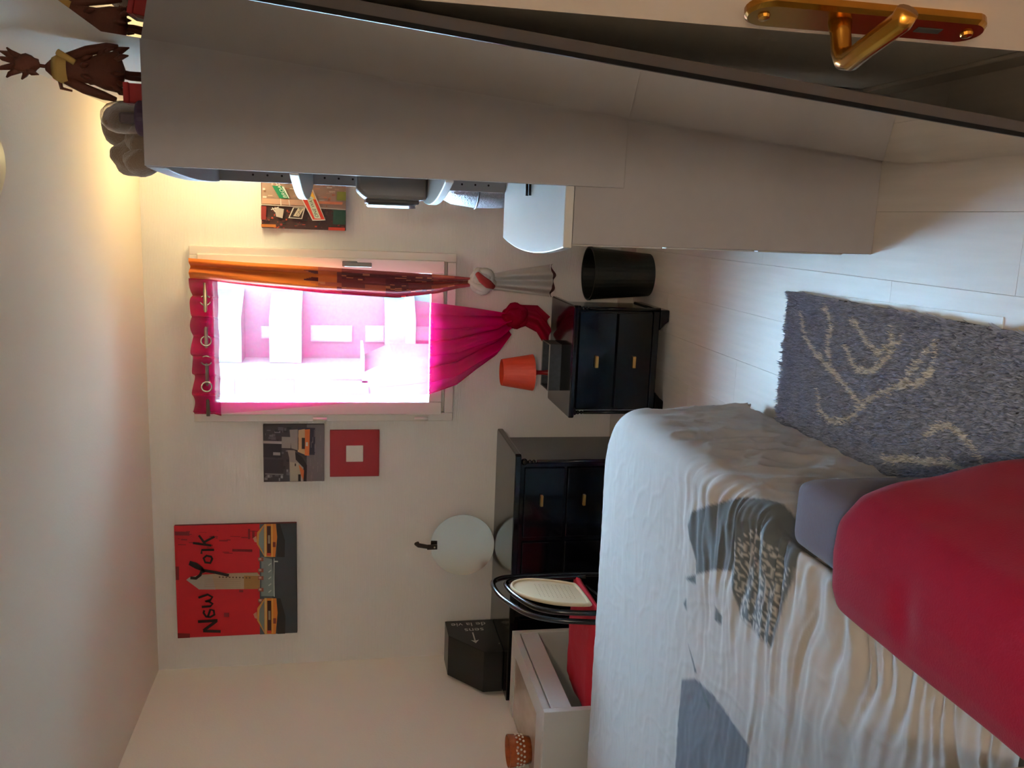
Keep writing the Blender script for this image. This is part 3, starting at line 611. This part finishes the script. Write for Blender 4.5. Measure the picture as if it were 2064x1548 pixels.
# ceiling fitting
cl = thing('ceiling_lamp', 'yellowish glass ceiling lamp partly out of view above the hutch', 'lamp', (.09, 2.47, 2.5))
MB().lathe([(.06, 0), (.06, -.02), (.02, -.03)], (.09, 2.47, 2.5), 28).build('ceiling_plate', M_bz, cl)
MB().lathe([(.14, -.03), (.145, -.05), (.12, -.085), (.07, -.108), (.001, -.115)], (.09, 2.47, 2.5), 32).build('shade', mat('amber_shade', srgb(214, 186, 130), .4), cl, smooth=True)
# unseen pendant added in the hall behind the camera as front fill light
hl = thing('added_fill_lamp', 'added fill light pendant with a white shade, unseen in the hall behind the doorway', 'lamp', (.2, -1.0, 1.95))
MB().tube([(.2, -1.0, 2.06), (.2, -1.0, 2.5)], .004).build('cord', mat('black_plastic', (0,0,0,1)), hl)
MB().lathe([(.05, .13), (.03, .11), (.10, .09), (.10, .085)], (.2, -1.0, 1.95), 28, cap=False).build('shade', mat('added_fill_shade', srgb(240, 230, 215), .5), hl, smooth=True)
ld = bpy.data.lights.new('added_fill_bulb', 'POINT'); ld.energy = 38; ld.color = (1, .87, .70); ld.shadow_soft_size = .09
lo = bpy.data.objects.new('added_fill_bulb', ld); COL.objects.link(lo); lo.parent = hl; lo.location = (0, 0, 0)

# ------------------------------------------------------------------ leaning mirror and door
lm = thing('leaning_mirror', 'tall thin framed mirror leaning on the right wall beside the dresser', 'mirror', (.2, 1.9, 0))
tilt = math.atan2(.195, 2.07); Lm = math.hypot(.195, 2.07)
def mpt(a, y, th): return (.187+a*math.sin(tilt)+th*math.cos(tilt), y, a*math.cos(tilt)-th*math.sin(tilt)+.028*math.sin(tilt))
def mbox(a0, a1, y0, y1, t0, t1):
    vs = [mpt(a, y, t) for t in (t0, t1) for a, y in ((a0, y0), (a1, y0), (a1, y1), (a0, y1))]
    return MB().add(vs, [(0, 1, 2, 3), (7, 6, 5, 4), (0, 4, 5, 1), (1, 5, 6, 2), (2, 6, 7, 3), (3, 7, 4, 0)])
mbox(.003, Lm-.003, 1.613, 2.237, 0, .004).build('glass', mat('mirror_glass', srgb(235, 235, 232), .01, 1.0, var=.005), lm)
mbox(0, Lm, 1.61, 2.24, .004, .028).build('backing', mat('mirror_back_grey', srgb(120, 110, 106), .6), lm, bevel=.001)
mbox(0, Lm, 1.606, 1.613, -.003, .006).build('edge_trim', mat('trim_black', srgb(22, 20, 22), .3), lm)
# door leaf, hinge by the right wall, standing open
dr = bpy.data.objects.new('door_1', None); COL.objects.link(dr); dr.location = (.18, .80, 0); struct(dr)
dv = Vector((.22, -.755, 0)).normalized(); dn = Vector((dv.y, -dv.x, 0))   # dn points to the room side facing the camera
if dn.x > 0: dn = -dn
def dp(s, n, z): p = Vector((.18, .80, z))+dv*s+dn*n; return (p.x, p.y, p.z)
def dbox(s0, s1, n0, n1, z0, z1):
    vs = [dp(s, n, z) for z in (z0, z1) for s, n in ((s0, n0), (s1, n0), (s1, n1), (s0, n1))]
    return MB().add(vs, [(0, 3, 2, 1), (4, 5, 6, 7), (0, 1, 5, 4), (1, 2, 6, 5), (2, 3, 7, 6), (3, 0, 4, 7)])
dbox(0, .755, -.04, 0, .012, 2.04).build('leaf', mat('door_paint', srgb(196, 180, 164), .5, var=.03), dr, bevel=.002)
M_br = mat('brass', srgb(176, 124, 50), .22, 1.0, var=.12, scale=50)
pl = MB(); zc = 1.058; sc_ = .04
ring = []
for k in range(24):
    a = 2*math.pi*k/24; ring.append((.021*math.cos(a), (.095 if math.sin(a) >= 0 else -.095)+.021*math.sin(a)))
vs = [dp(sc_+x, n, zc+z) for n in (0, .006) for x, z in ring] + [dp(sc_+x*.8, .009, zc+z*.985) for x, z in ring]
pl.add(vs, [tuple(range(48, 72))] + [(k+24*j, (k+1) % 24+24*j, (k+1) % 24+24*(j+1), k+24*(j+1)) for j in (0, 1) for k in range(24)])
plate = pl.build('handle_plate', M_br, dr)
zl = 1.085
MB().tube([dp(sc_, .006, zl), dp(sc_, .02, zl), dp(sc_, .036, zl), dp(sc_+.004, .045, zl), dp(sc_+.014, .05, zl), dp(sc_+.04, .05, zl), dp(sc_+.082, .05, zl-.002), dp(sc_+.09, .046, zl-.002)], [.011, .009, .009, .0095, .0095, .009, .0095, .009], 14).build('lever', M_br, dr, smooth=True)
for dz in (.1, -.1): MB().lathe([(.006, 0), (.005, .003), (.001, .004)], (0, 0, 0), 12).build('screw', M_br, dr); 
for o, dz in zip([c for c in dr.children if c.name.startswith('screw')], (.1, -.1)):
    o.rotation_euler = dn.to_track_quat('Z', 'Y').to_euler(); o.location = Vector(dp(sc_, .0085, zc+dz))-dr.location
dbox(sc_-.004, sc_+.004, .0088, .0095, .985, 1.01).build('keyhole', mat('hole_dark', (0,0,0,1)), dr)

# ------------------------------------------------------------------ white desk, glass, chair
wd = thing('white_desk', 'white desk with a marbled glass top and a drawer by the left wall', 'desk', (-2.2, 3.58, 0))
DX0, DX1, DY0, DY1, DZ = -2.428, -2.005, 3.21, 3.945, .71
MB().box(DX0, DX1, DY0, DY0+.03, 0, DZ).build('end_panel', M_wt, wd, bevel=.002)
MB().box(DX0, DX1, DY1-.03, DY1, 0, DZ).build('end_panel', M_wt, wd, bevel=.002)
MB().box(DX1-.09, DX1, DY0+.03, DY1-.03, DZ-.03, DZ).box(DX0, DX1-.09, DY0+.03, DY0+.14, DZ-.03, DZ).box(DX0, DX1-.09, DY1-.08, DY1-.03, DZ-.03, DZ).build('top_frame', M_wt, wd, merge=False)
M_marb = mat('marbled_insert', srgb(196, 176, 158), .15, var=.35, scale=7, stretch=(2, 1, 1), coat=.3)
MB().box(DX0, DX1-.09, DY0+.14, DY1-.08, DZ-.02, DZ-.006).build('glass_insert', M_marb, wd)
MB().box(DX1-.022, DX1-.002, DY0+.034, DY1-.034, .585, DZ-.037).build('drawer', M_wt, wd, bevel=.002)
MB().box(DX0, DX1-.024, DY0+.03, DY1-.03, .585, DZ-.032).build('drawer_case', M_wt, wd)
gt = thing('amber_glass', 'amber glass tumbler with a white lace pattern on the desk', 'glass', (-2.33, 3.47, .706))
M_amb = mat('amber_lace', srgb(178, 84, 34), .15, var=.5, scale=60, trans=.25)
MB().lathe([(.058, 0), (.068, .05), (.072, .10), (.069, .10), (.065, .05), (.055, .008), (.002, .006)], (-2.345, 3.47, .7045), 32).build('tumbler', M_amb, gt, smooth=True)
lc = MB(); M_lace = mat('white_lace', srgb(226, 214, 196), .6)
for k in range(18):
    a = k*2*math.pi/18
    for z in (.035, .05, .065):
        c = (-2.345+(.061+z*.12)*math.cos(a+z*9), 3.47+(.061+z*.12)*math.sin(a+z*9), .7045+z)
        lc.ball(c, .0055, 8, 5)
lc.build('lace_band', M_lace, gt, smooth=True, merge=False)
cr = thing('folding_chair', 'black tubular chair with a beige perforated backrest and red seat cover', 'chair', (-1.75, 3.41, 0))
M_tb = mat('black_tube', srgb(16, 17, 22), .2, coat=.4)
def smooth_path(P, closed=False, n=5):
    P = [Vector(p) for p in P]; m_ = len(P); out = []
    for i in range(m_ if closed else m_-1):
        g = (lambda k: P[k % m_]) if closed else (lambda k: P[max(0, min(m_-1, k))])
        a, b, c, d = g(i-1), g(i), g(i+1), g(i+2)
        for q in range(n):
            t = q/n; out.append(.5*((2*b)+(c-a)*t+(2*a-5*b+4*c-d)*t*t+(3*b-a-3*c+d)*t**3))
    if not closed: out.append(P[-1])
    return [tuple(p) for p in out]
def uloop(x, yc, hw, ztop, zbot, lean, fx):
    pts = []; zs = ztop-hw*.75
    for z in np.linspace(zbot, zs, 6): pts.append((x+lean*(z-.45), yc-hw, z))
    for a in np.linspace(math.pi, 0, 13)[1:-1]: pts.append((x+lean*(zs+math.sin(a)*hw*.75-.45), yc+hw*math.cos(a), zs+math.sin(a)*hw*.75))
    for z in np.linspace(zs, zbot, 6): pts.append((x+lean*(z-.45), yc+hw, z))
    return pts
MB().tube(smooth_path([(-1.62, 3.185, .02), (-1.61, 3.187, .40), (-1.60, 3.19, .55), (-1.60, 3.225, .69), (-1.60, 3.30, .79), (-1.60, 3.45, .86), (-1.60, 3.58, .879), (-1.60, 3.645, .85), (-1.60, 3.668, .76), (-1.60, 3.672, .5), (-1.62, 3.672, .02)]), .0115, 12).build('back_frame', M_tb, cr, smooth=True)
MB().tube(smooth_path([(-1.60, 3.265, .44), (-1.60, 3.268, .53), (-1.60, 3.30, .67), (-1.60, 3.36, .75), (-1.60, 3.47, .80), (-1.60, 3.575, .822), (-1.60, 3.625, .79), (-1.60, 3.64, .7), (-1.60, 3.64, .44)]), .0115, 12).build('back_frame', M_tb, cr, smooth=True)
OUT = [(3.325,.515),(3.337,.60),(3.362,.67),(3.42,.752),(3.49,.797),(3.55,.80),(3.592,.765),(3.60,.70),(3.575,.61),(3.54,.54),(3.51,.517),(3.345,.506)]
outl = smooth_path([(-1.592, y, z) for y, z in OUT], True, 4)
n_ = len(outl)
MB().add([(p[0]-.006, p[1], p[2]) for p in outl]+[(p[0]+.004, p[1], p[2]) for p in outl], [tuple(range(n_)), tuple(range(n_, 2*n_))[::-1]]+[(k, (k+1) % n_, n_+(k+1) % n_, n_+k) for k in range(n_)]).build('backrest', mat('beige_plastic', srgb(214, 190, 152), .55), cr)
MB().tube([(p[0]+.004, p[1], p[2]) for p in outl], .008, 8, closed=True).build('backrest_rim', mat('beige_plastic', (0,0,0,1)), cr, smooth=True)
def seatback(t, s): return (-1.592, 3.36+.06*s+.17*t, .53+.24*s)
hb = MB()
for i in range(9):
    for j in range(9):
        p = seatback(.14+.09*i, .1+.075*j); hb.add([(p[0]+.0045, p[1]-.002, p[2]-.002), (p[0]+.0045, p[1]+.002, p[2]-.002), (p[0]+.0045, p[1]+.002, p[2]+.002), (p[0]+.0045, p[1]-.002, p[2]+.002)], [(0, 1, 2, 3)])
hb.build('perforation', mat('hole_tan', srgb(150, 118, 84), .8), cr, merge=False)['kind'] = 'stuff'
MB().box(-2.06, -1.63, 3.20, 3.64, .44, .465).build('seat', M_tb, cr, bevel=.008)
def cover(t, s):
    x = -2.12+.52*t; y = 3.195+.465*s; e = min(t, 1-t, s, 1-s)
    return (x, y, .475+.035*min(1, e*6)+.006*noise.noise(Vector((x*12, y*12, 0))))
MB().grid(cover, 30, 30).build('seat_cover', mat('red_fabric', srgb(186, 14, 34), .8, bump=.2), cr, smooth=True, solid=.02, merge=False)
for y in (3.21, 3.61):
    MB().tube([(-1.63, y, .45), (-2.0, y, .0)], .0115, 10).build('leg', M_tb, cr, smooth=True)
MB().tube([(-1.75, 3.21, .30), (-1.75, 3.61, .30)], .009, 10).build('stretcher', M_tb, cr, smooth=True)

# ------------------------------------------------------------------ bed
bx0, bx1, by0, by1 = -2.27, -.735, 1.0, 3.07
bed = thing('double_bed', 'double bed with a grey base standing along the left side', 'bed', (-1.5, 2.0, 0))
MB().box(bx0, bx1, by0, by1, .05, .27).build('base', mat('base_grey', srgb(104, 98, 106), .85, bump=.1), bed, bevel=.03, seg=3)
MB().box(bx0, bx1, by0, by1, .275, .505).build('mattress', mat('sheet_white', srgb(214, 208, 204), .85), bed, bevel=.06, seg=4)
for x in (bx0+.1, bx1-.1):
    for y in (by0+.1, by1-.1): MB().lathe([(.03, 0), (.03, .05)], (x, y, 0), 16).build('leg', M_tb, bed)
MB().box(-2.30, -.732, .90, .965, .0, 1.12).build('headboard', mat('headboard_beige', srgb(176, 142, 104), .7, var=.06), bed, bevel=.012)
# duvet with leaf print
dvt = thing('leaf_duvet', 'crumpled white duvet printed with grey leaves over the bed', 'duvet', (-1.5, 2.0, .5))
ex0, ex1, ey0, ey1, rc = -2.28, -.715, 1.02, 3.06, .20
NU, NV = 330, 380
fx0, fx1, fy0, fy1 = -2.29, ex1+.50, 1.0, ey1+.42
def leafcol_poly(): 
    A = [(-.843,2.242),(-.79,2.216),(-.72,2.074),(-.63,1.905),(-.60,1.80),(-.60,1.66),(-.762,1.672),(-.955,1.728),(-.955,1.903),(-.86,1.955),(-.90,2.06),(-1.0,2.237),(-.985,2.157),(-.92,2.171)]
    Bp = [(-1.302,2.207),(-1.566,2.20),(-1.60,2.19),(-1.60,1.9),(-1.40,1.80),(-1.245,1.788),(-1.235,1.892),(-1.231,2.004),(-1.25,2.12)]
    C = [(-1.05,2.215),(-1.08,2.235),(-1.085,2.205)]; D_ = [(-.99,2.03),(-1.03,2.03),(-1.025,1.99),(-1.0,1.985)]; E_ = [(-1.17,2.19),(-1.235,2.12),(-1.225,2.11)]; G = [(-1.24,2.09),(-1.27,2.01),(-1.285,2.02),(-1.255,2.09)]
    K = [(-.585,1.76),(-.60,1.72),(-.615,1.70),(-.60,1.775)]
    return [A, Bp, C, D_, E_, G, K]
POL = leafcol_poly()
def inside(px, py, poly):
    r = np.zeros(px.shape, bool); n = len(poly)
    for i in range(n):
        x1, y1 = poly[i]; x2, y2 = poly[(i+1) % n]
        c = ((y1 > py) != (y2 > py)) & (px < (x2-x1)*(py-y1)/(y2-y1+1e-12)+x1); r ^= c
    return r
U, V = np.meshgrid(np.linspace(fx0, fx1, NU+1), np.linspace(fy0, fy1, NV+1))
qx = np.clip(U, None, ex1); qy = np.clip(V, None, ey1)
# nearest point on the rounded outline of the mattress
cxr, cyr = ex1-rc, ey1-rc
inx = np.maximum(U-cxr, 0); iny = np.maximum(V-cyr, 0); hyp = np.hypot(inx, iny)
dist = np.where((U > cxr) & (V > cyr), hyp-rc, np.maximum(U-ex1, V-ey1)); dist = np.maximum(dist, 0)
nx = np.where((U > cxr) & (V > cyr), inx/np.maximum(hyp, 1e-6), (U > ex1)*1.0); ny = np.where((U > cxr) & (V > cyr), iny/np.maximum(hyp, 1e-6), (V > ey1)*1.0)
bxp = U-nx*dist; byp = V-ny*dist
rb_ = .06; ang = np.minimum(dist/rb_, math.pi/2); outw = rb_*np.sin(ang); drop = rb_*(1-np.cos(ang))+np.maximum(dist-rb_*math.pi/2, 0)
th_ = np.arctan2(ny, nx); cornerw = np.sin(2*th_)**2
flare = .015*drop/.5+.025*cornerw*drop/.5*np.sin(th_*9)+.06*cornerw*np.clip(drop-.2, 0, 1)
fz = np.zeros_like(U); wr = np.zeros_like(U); sd_ = np.zeros_like(U)
for j in range(NV+1):
    for i in range(NU+1):
        x, y = U[j, i], V[j, i]
        wp = 1.1*noise.noise(Vector((x*3.1, y*2.3, 21)))+.4*noise.noise(Vector((x*8, y*6, 22)))
        wr[j, i] = noise.noise(Vector((x*2.6, y*23+wp, 0)))*.6+(.5-abs(noise.noise(Vector((x*4, y*36+2*wp, 3))))*1.6)*.4
        fz[j, i] = noise.noise(Vector((x*7, y*7, 5)))*.35+noise.noise(Vector((x*16+y*6, y*15, 7)))*.28+.4*max(0, 1-abs(noise.noise(Vector((x*9-y*5, y*8+x*6, 9))))*6)+.3*max(0, 1-abs(noise.noise(Vector((x*5+y*9, y*5-x*7, 13))))*7)
        sd_[j, i] = 1-abs(noise.noise(Vector((y*9, x*5+y*2, 11))))*3
mid = np.exp(-((V-1.9)/.34)**2)
edge = np.exp(-((ex1-U)/.22)**2)*(U <= ex1+.2)*np.clip((2.35-V)/.25, 0, 1)
top = np.clip(1-drop/.08, 0, 1)
Zt = .555-.018*np.clip((2.25-V)/.9, 0, 1)+top*(.0032*fz+.0045*mid*wr+.024*edge*wr+.0012*wr)
side = np.clip(drop/.1, 0, 1)
disp = side*(.007*fz+.008*np.clip(sd_, -1, 1))*np.clip((V-1.75)/.1, 0, 1)
tuck = np.clip((1.86-V)/.12, 0, 1)*.052*np.clip(drop/.04, 0, 1)
PX = bxp+nx*(outw+flare+disp-tuck); PY = byp+ny*(outw+flare+disp)
PZ = np.maximum(Zt-drop, .035+.01*fz)
hx = np.clip(.5-drop, 0, 1)
me = bpy.data.meshes.new('cover'); vs = np.stack([PX, PY, PZ], -1).reshape(-1, 3)
idx = np.arange((NU+1)*(NV+1)).reshape(NV+1, NU+1)
fs = np.stack([idx[:-1, :-1], idx[:-1, 1:], idx[1:, 1:], idx[1:, :-1]], -1).reshape(-1, 4)
# the hem runs a little shorter along the side towards the head end
me.from_pydata(vs.tolist(), [], fs.tolist()); me.polygons.foreach_set('use_smooth', [True]*len(fs))
col = np.ones((NV+1, NU+1, 4)); base = np.array(srgb(182, 176, 172)); col[:] = base
for k, p in enumerate(POL):
    du_, dv_ = (fx1-fx0)/NU/3, (fy1-fy0)/NV/3
    cov = sum(inside(U+a_*du_, V+b_*dv_, p).astype(float) for a_ in (-1, 0, 1) for b_ in (-1, 0, 1))/9; dk = np.array(srgb(96, 102, 106)) if k != 1 else np.array(srgb(108, 110, 118)); col = col*(1-cov[..., None])+dk*cov[..., None]
vein = inside(U, V, [(-.80, 1.96), (-.70, 1.86), (-.74, 1.68), (-.955, 1.74), (-.955, 1.90)])
for j, i in zip(*np.where(vein)):
    n_ = noise.noise(Vector((U[j, i]*95, V[j, i]*95, 0))); 
    if n_ > .08: col[j, i] = srgb(176, 172, 168)
ca = me.color_attributes.new('Col', 'FLOAT_COLOR', 'POINT'); ca.data.foreach_set('color', col.reshape(-1))
M_duv = mat('duvet_cotton', (1, 1, 1, 1), .9, attr='Col', var=.03, scale=12, sheen=.1, spec=.2)
me.materials.append(M_duv); o = bpy.data.objects.new('cover', me); COL.objects.link(o); o.parent = dvt; o.location = -dvt.location

# ------------------------------------------------------------------ grey mattress on edge and red fleece over it
def softbox(x0, x1, y0, y1, z0, z1, r, n=18, wob=.004, sc=6):
    # rounded box sampled from a sphere-like grid
    b = MB(); cxx, cyy, czz = (x0+x1)/2, (y0+y1)/2, (z0+z1)/2; hx, hy, hz = (x1-x0)/2, (y1-y0)/2, (z1-z0)/2
    def face(ax, sg):
        def fn(a, c):
            q = [0, 0, 0]; o = [i for i in range(3) if i != ax]; q[ax] = sg; q[o[0]] = 2*a-1; q[o[1]] = 2*c-1
            h = (hx, hy, hz); p = Vector((q[0]*hx, q[1]*hy, q[2]*hz)); inn = Vector([max(-(h[k]-r), min(h[k]-r, p[k])) for k in range(3)])
            d = p-inn
            if d.length > 1e-9: d = d.normalized()*r
            p = inn+d; w_ = noise.noise(Vector((p.x*sc, p.y*sc, p.z*sc)))*wob
            return (cxx+p.x+d.normalized().x*w_ if d.length else cxx+p.x, cyy+p.y+(d.normalized().y*w_ if d.length else 0), czz+p.z+(d.normalized().z*w_ if d.length else 0))
        return fn
    # nonuniform spacing so corners are smooth
    def sp(t): return t
    for ax in range(3):
        for sg in (-1, 1): b.grid(face(ax, sg), n*2, n*2)
    return b
gm = softbox(-.685, -.53, .78, 1.70, .052, .553, .035, 16, .004).build('folded_mattress', mat('grey_jersey', srgb(100, 93, 106), .9, bump=.08, bscale=120, sheen=.1, spec=.2), smooth=True)
tag(gm, 'grey jersey covered foam mattress standing on edge against the bed', 'mattress')
def fleece():
    # cross-section arch: left foot, over the top, down the right side, flaring; closed and rounded at the far end
    def sec(t, k):                     # t across 0..1, k = 0..1 towards the far end
        pts = [(-.716, .574), (-.703, .590), (-.668, .604), (-.60, .612), (-.535, .602), (-.490, .560), (-.465, .47), (-.44, .35), (-.42, .22), (-.405, .06)]
        i = t*(len(pts)-1); j = min(int(i), len(pts)-2); f = i-j; a = Vector(pts[j]).lerp(Vector(pts[j+1]), f)
        return a
    def fn(t, s):
        if s < .82: y = .70+(1.40-.70)*(s/.82); sh = 0
        else: e = (s-.82)/.18*math.pi/2; y = 1.40+.055*math.sin(e); sh = .05*(1-math.cos(e))
        a = sec(t, s); cx_ = -.60; 
        x = a[0]; z = a[1]
        if z > .45: z -= sh*.9*(z-.45)/.15
        x += (-sh*.55 if x > -.55 else sh*.0)
        nz_ = noise.noise(Vector((x*9, y*9, z*9)))
        dent = -.012*math.exp(-(((y-1.2)/.03)**2+((x+.62)/.06)**2))
        return (x+.006*nz_*(1 if x > -.5 else .2), y, z+.005*nz_+dent*(1 if z > .55 else 0))
    return MB().grid(fn, 60, 60)
rf = fleece().build('red_fleece_blanket', mat('red_fleece', srgb(142, 8, 42), .95, bump=.12, bscale=260, sheen=.05, spec=.15, var=.06, scale=25), smooth=True, solid=.012, sub=1)
tag(rf, 'raspberry red fleece blanket draped over the grey standing mattress', 'blanket')

# ------------------------------------------------------------------ rug and white sheet under it
rg = thing('shaggy_rug', 'grey shaggy rug with white curling lines beside the bed', 'rug', (-.46, 2.0, 0))
RX0, RX1, RY0, RY1 = -.74, -.21, .98, 2.785
MB().box(RX0, RX1, RY0, RY1, .003, .012).build('backing', mat('rug_backing', srgb(80, 78, 82), .95), rg)
lines = [[(-.272,2.683),(-.35,2.64),(-.407,2.523),(-.445,2.406),(-.493,2.295),(-.504,2.26)],
 [(-.509,2.529),(-.565,2.504),(-.584,2.438),(-.565,2.359),(-.526,2.299),(-.486,2.264),(-.441,2.191),(-.405,2.102),(-.385,2.026),(-.333,1.985),(-.269,1.99)],
 [(-.256,2.375),(-.308,2.3),(-.34,2.231),(-.296,2.171),(-.257,2.183)], [(-.235,2.533),(-.289,2.485),(-.356,2.496),(-.417,2.466)],
 [(-.342,2.403),(-.405,2.323),(-.39,2.241),(-.331,2.173),(-.278,2.127)], [(-.295,2.018),(-.385,2.088),(-.448,2.17)],
 [(-.515,1.983),(-.484,1.947),(-.469,1.886),(-.486,1.829),(-.519,1.779),(-.538,1.754)], [(-.625,2.134),(-.595,2.046),(-.582,1.961),(-.56,1.884),(-.562,1.837)]]
N = 90000
px = rng.uniform(RX0, RX1, N); py = rng.uniform(RY0, RY1, N)
dmin = np.full(N, 9.0)
for ln in lines:
    for (xa, ya), (xb, yb) in zip(ln[:-1], ln[1:]):
        dx, dy = xb-xa, yb-ya; tt = np.clip(((px-xa)*dx+(py-ya)*dy)/(dx*dx+dy*dy), 0, 1); dmin = np.minimum(dmin, np.hypot(px-xa-tt*dx, py-ya-tt*dy))
white = dmin < .0065+.004*rng.random(N)
clump = np.array([noise.noise(Vector((x*55, y*55, 0))) for x, y in zip(px, py)]); clump2 = np.array([noise.noise(Vector((x*55, y*55, 8))) for x, y in zip(px, py)])
hgt = .022+.010*rng.random(N)+.012*clump; lx = .016*clump+rng.normal(0, .004, N); ly = .016*clump2+rng.normal(0, .004, N)
aa = rng.uniform(0, math.pi, N); wx, wy = np.cos(aa)*.0022, np.sin(aa)*.0022
z0 = np.full(N, .010)
vs = np.stack([np.stack([px-wx, py-wy, z0], 1), np.stack([px+wx, py+wy, z0], 1), np.stack([px+lx*.5+wx, py+ly*.5+wy, z0+hgt*.6], 1), np.stack([px+lx, py+ly, z0+hgt], 1), np.stack([px+lx*.5-wx, py+ly*.5-wy, z0+hgt*.6], 1)], 1).reshape(-1, 3)
me = bpy.data.meshes.new('pile'); me.vertices.add(N*5); me.vertices.foreach_set('co', vs.reshape(-1))
me.loops.add(N*5); me.loops.foreach_set('vertex_index', np.arange(N*5)); me.polygons.add(N); me.polygons.foreach_set('loop_start', np.arange(N)*5); me.polygons.foreach_set('loop_total', np.full(N, 5)); me.update(calc_edges=True)
g = rng.uniform(.75, 1.15, N); cg = np.array(srgb(172, 182, 204))[:3]; cw = np.array(srgb(240, 238, 234))[:3]
cc = np.where(white[:, None], cw[None]*g[:, None], cg[None]*g[:, None]); cc = np.repeat(np.concatenate([cc, np.ones((N, 1))], 1), 5, 0)
ca = me.color_attributes.new('Col', 'FLOAT_COLOR', 'POINT'); ca.data.foreach_set('color', cc.reshape(-1))
me.materials.append(mat('rug_yarn', (1, 1, 1, 1), .95, attr='Col', var=.05)); o = bpy.data.objects.new('pile', me); COL.objects.link(o); o.parent = rg; o.location = -rg.location; o['kind'] = 'stuff'
us = MB().prism([(-.205, 2.76), (-.183, 1.80), (-.45, 1.795), (-.45, 2.76)], 2, .0003, .0028).build('white_underlay', mat('white_board', srgb(236, 240, 240), .5, var=.02))
tag(us, 'thin white sheet sticking out from under the grey rug', 'sheet')
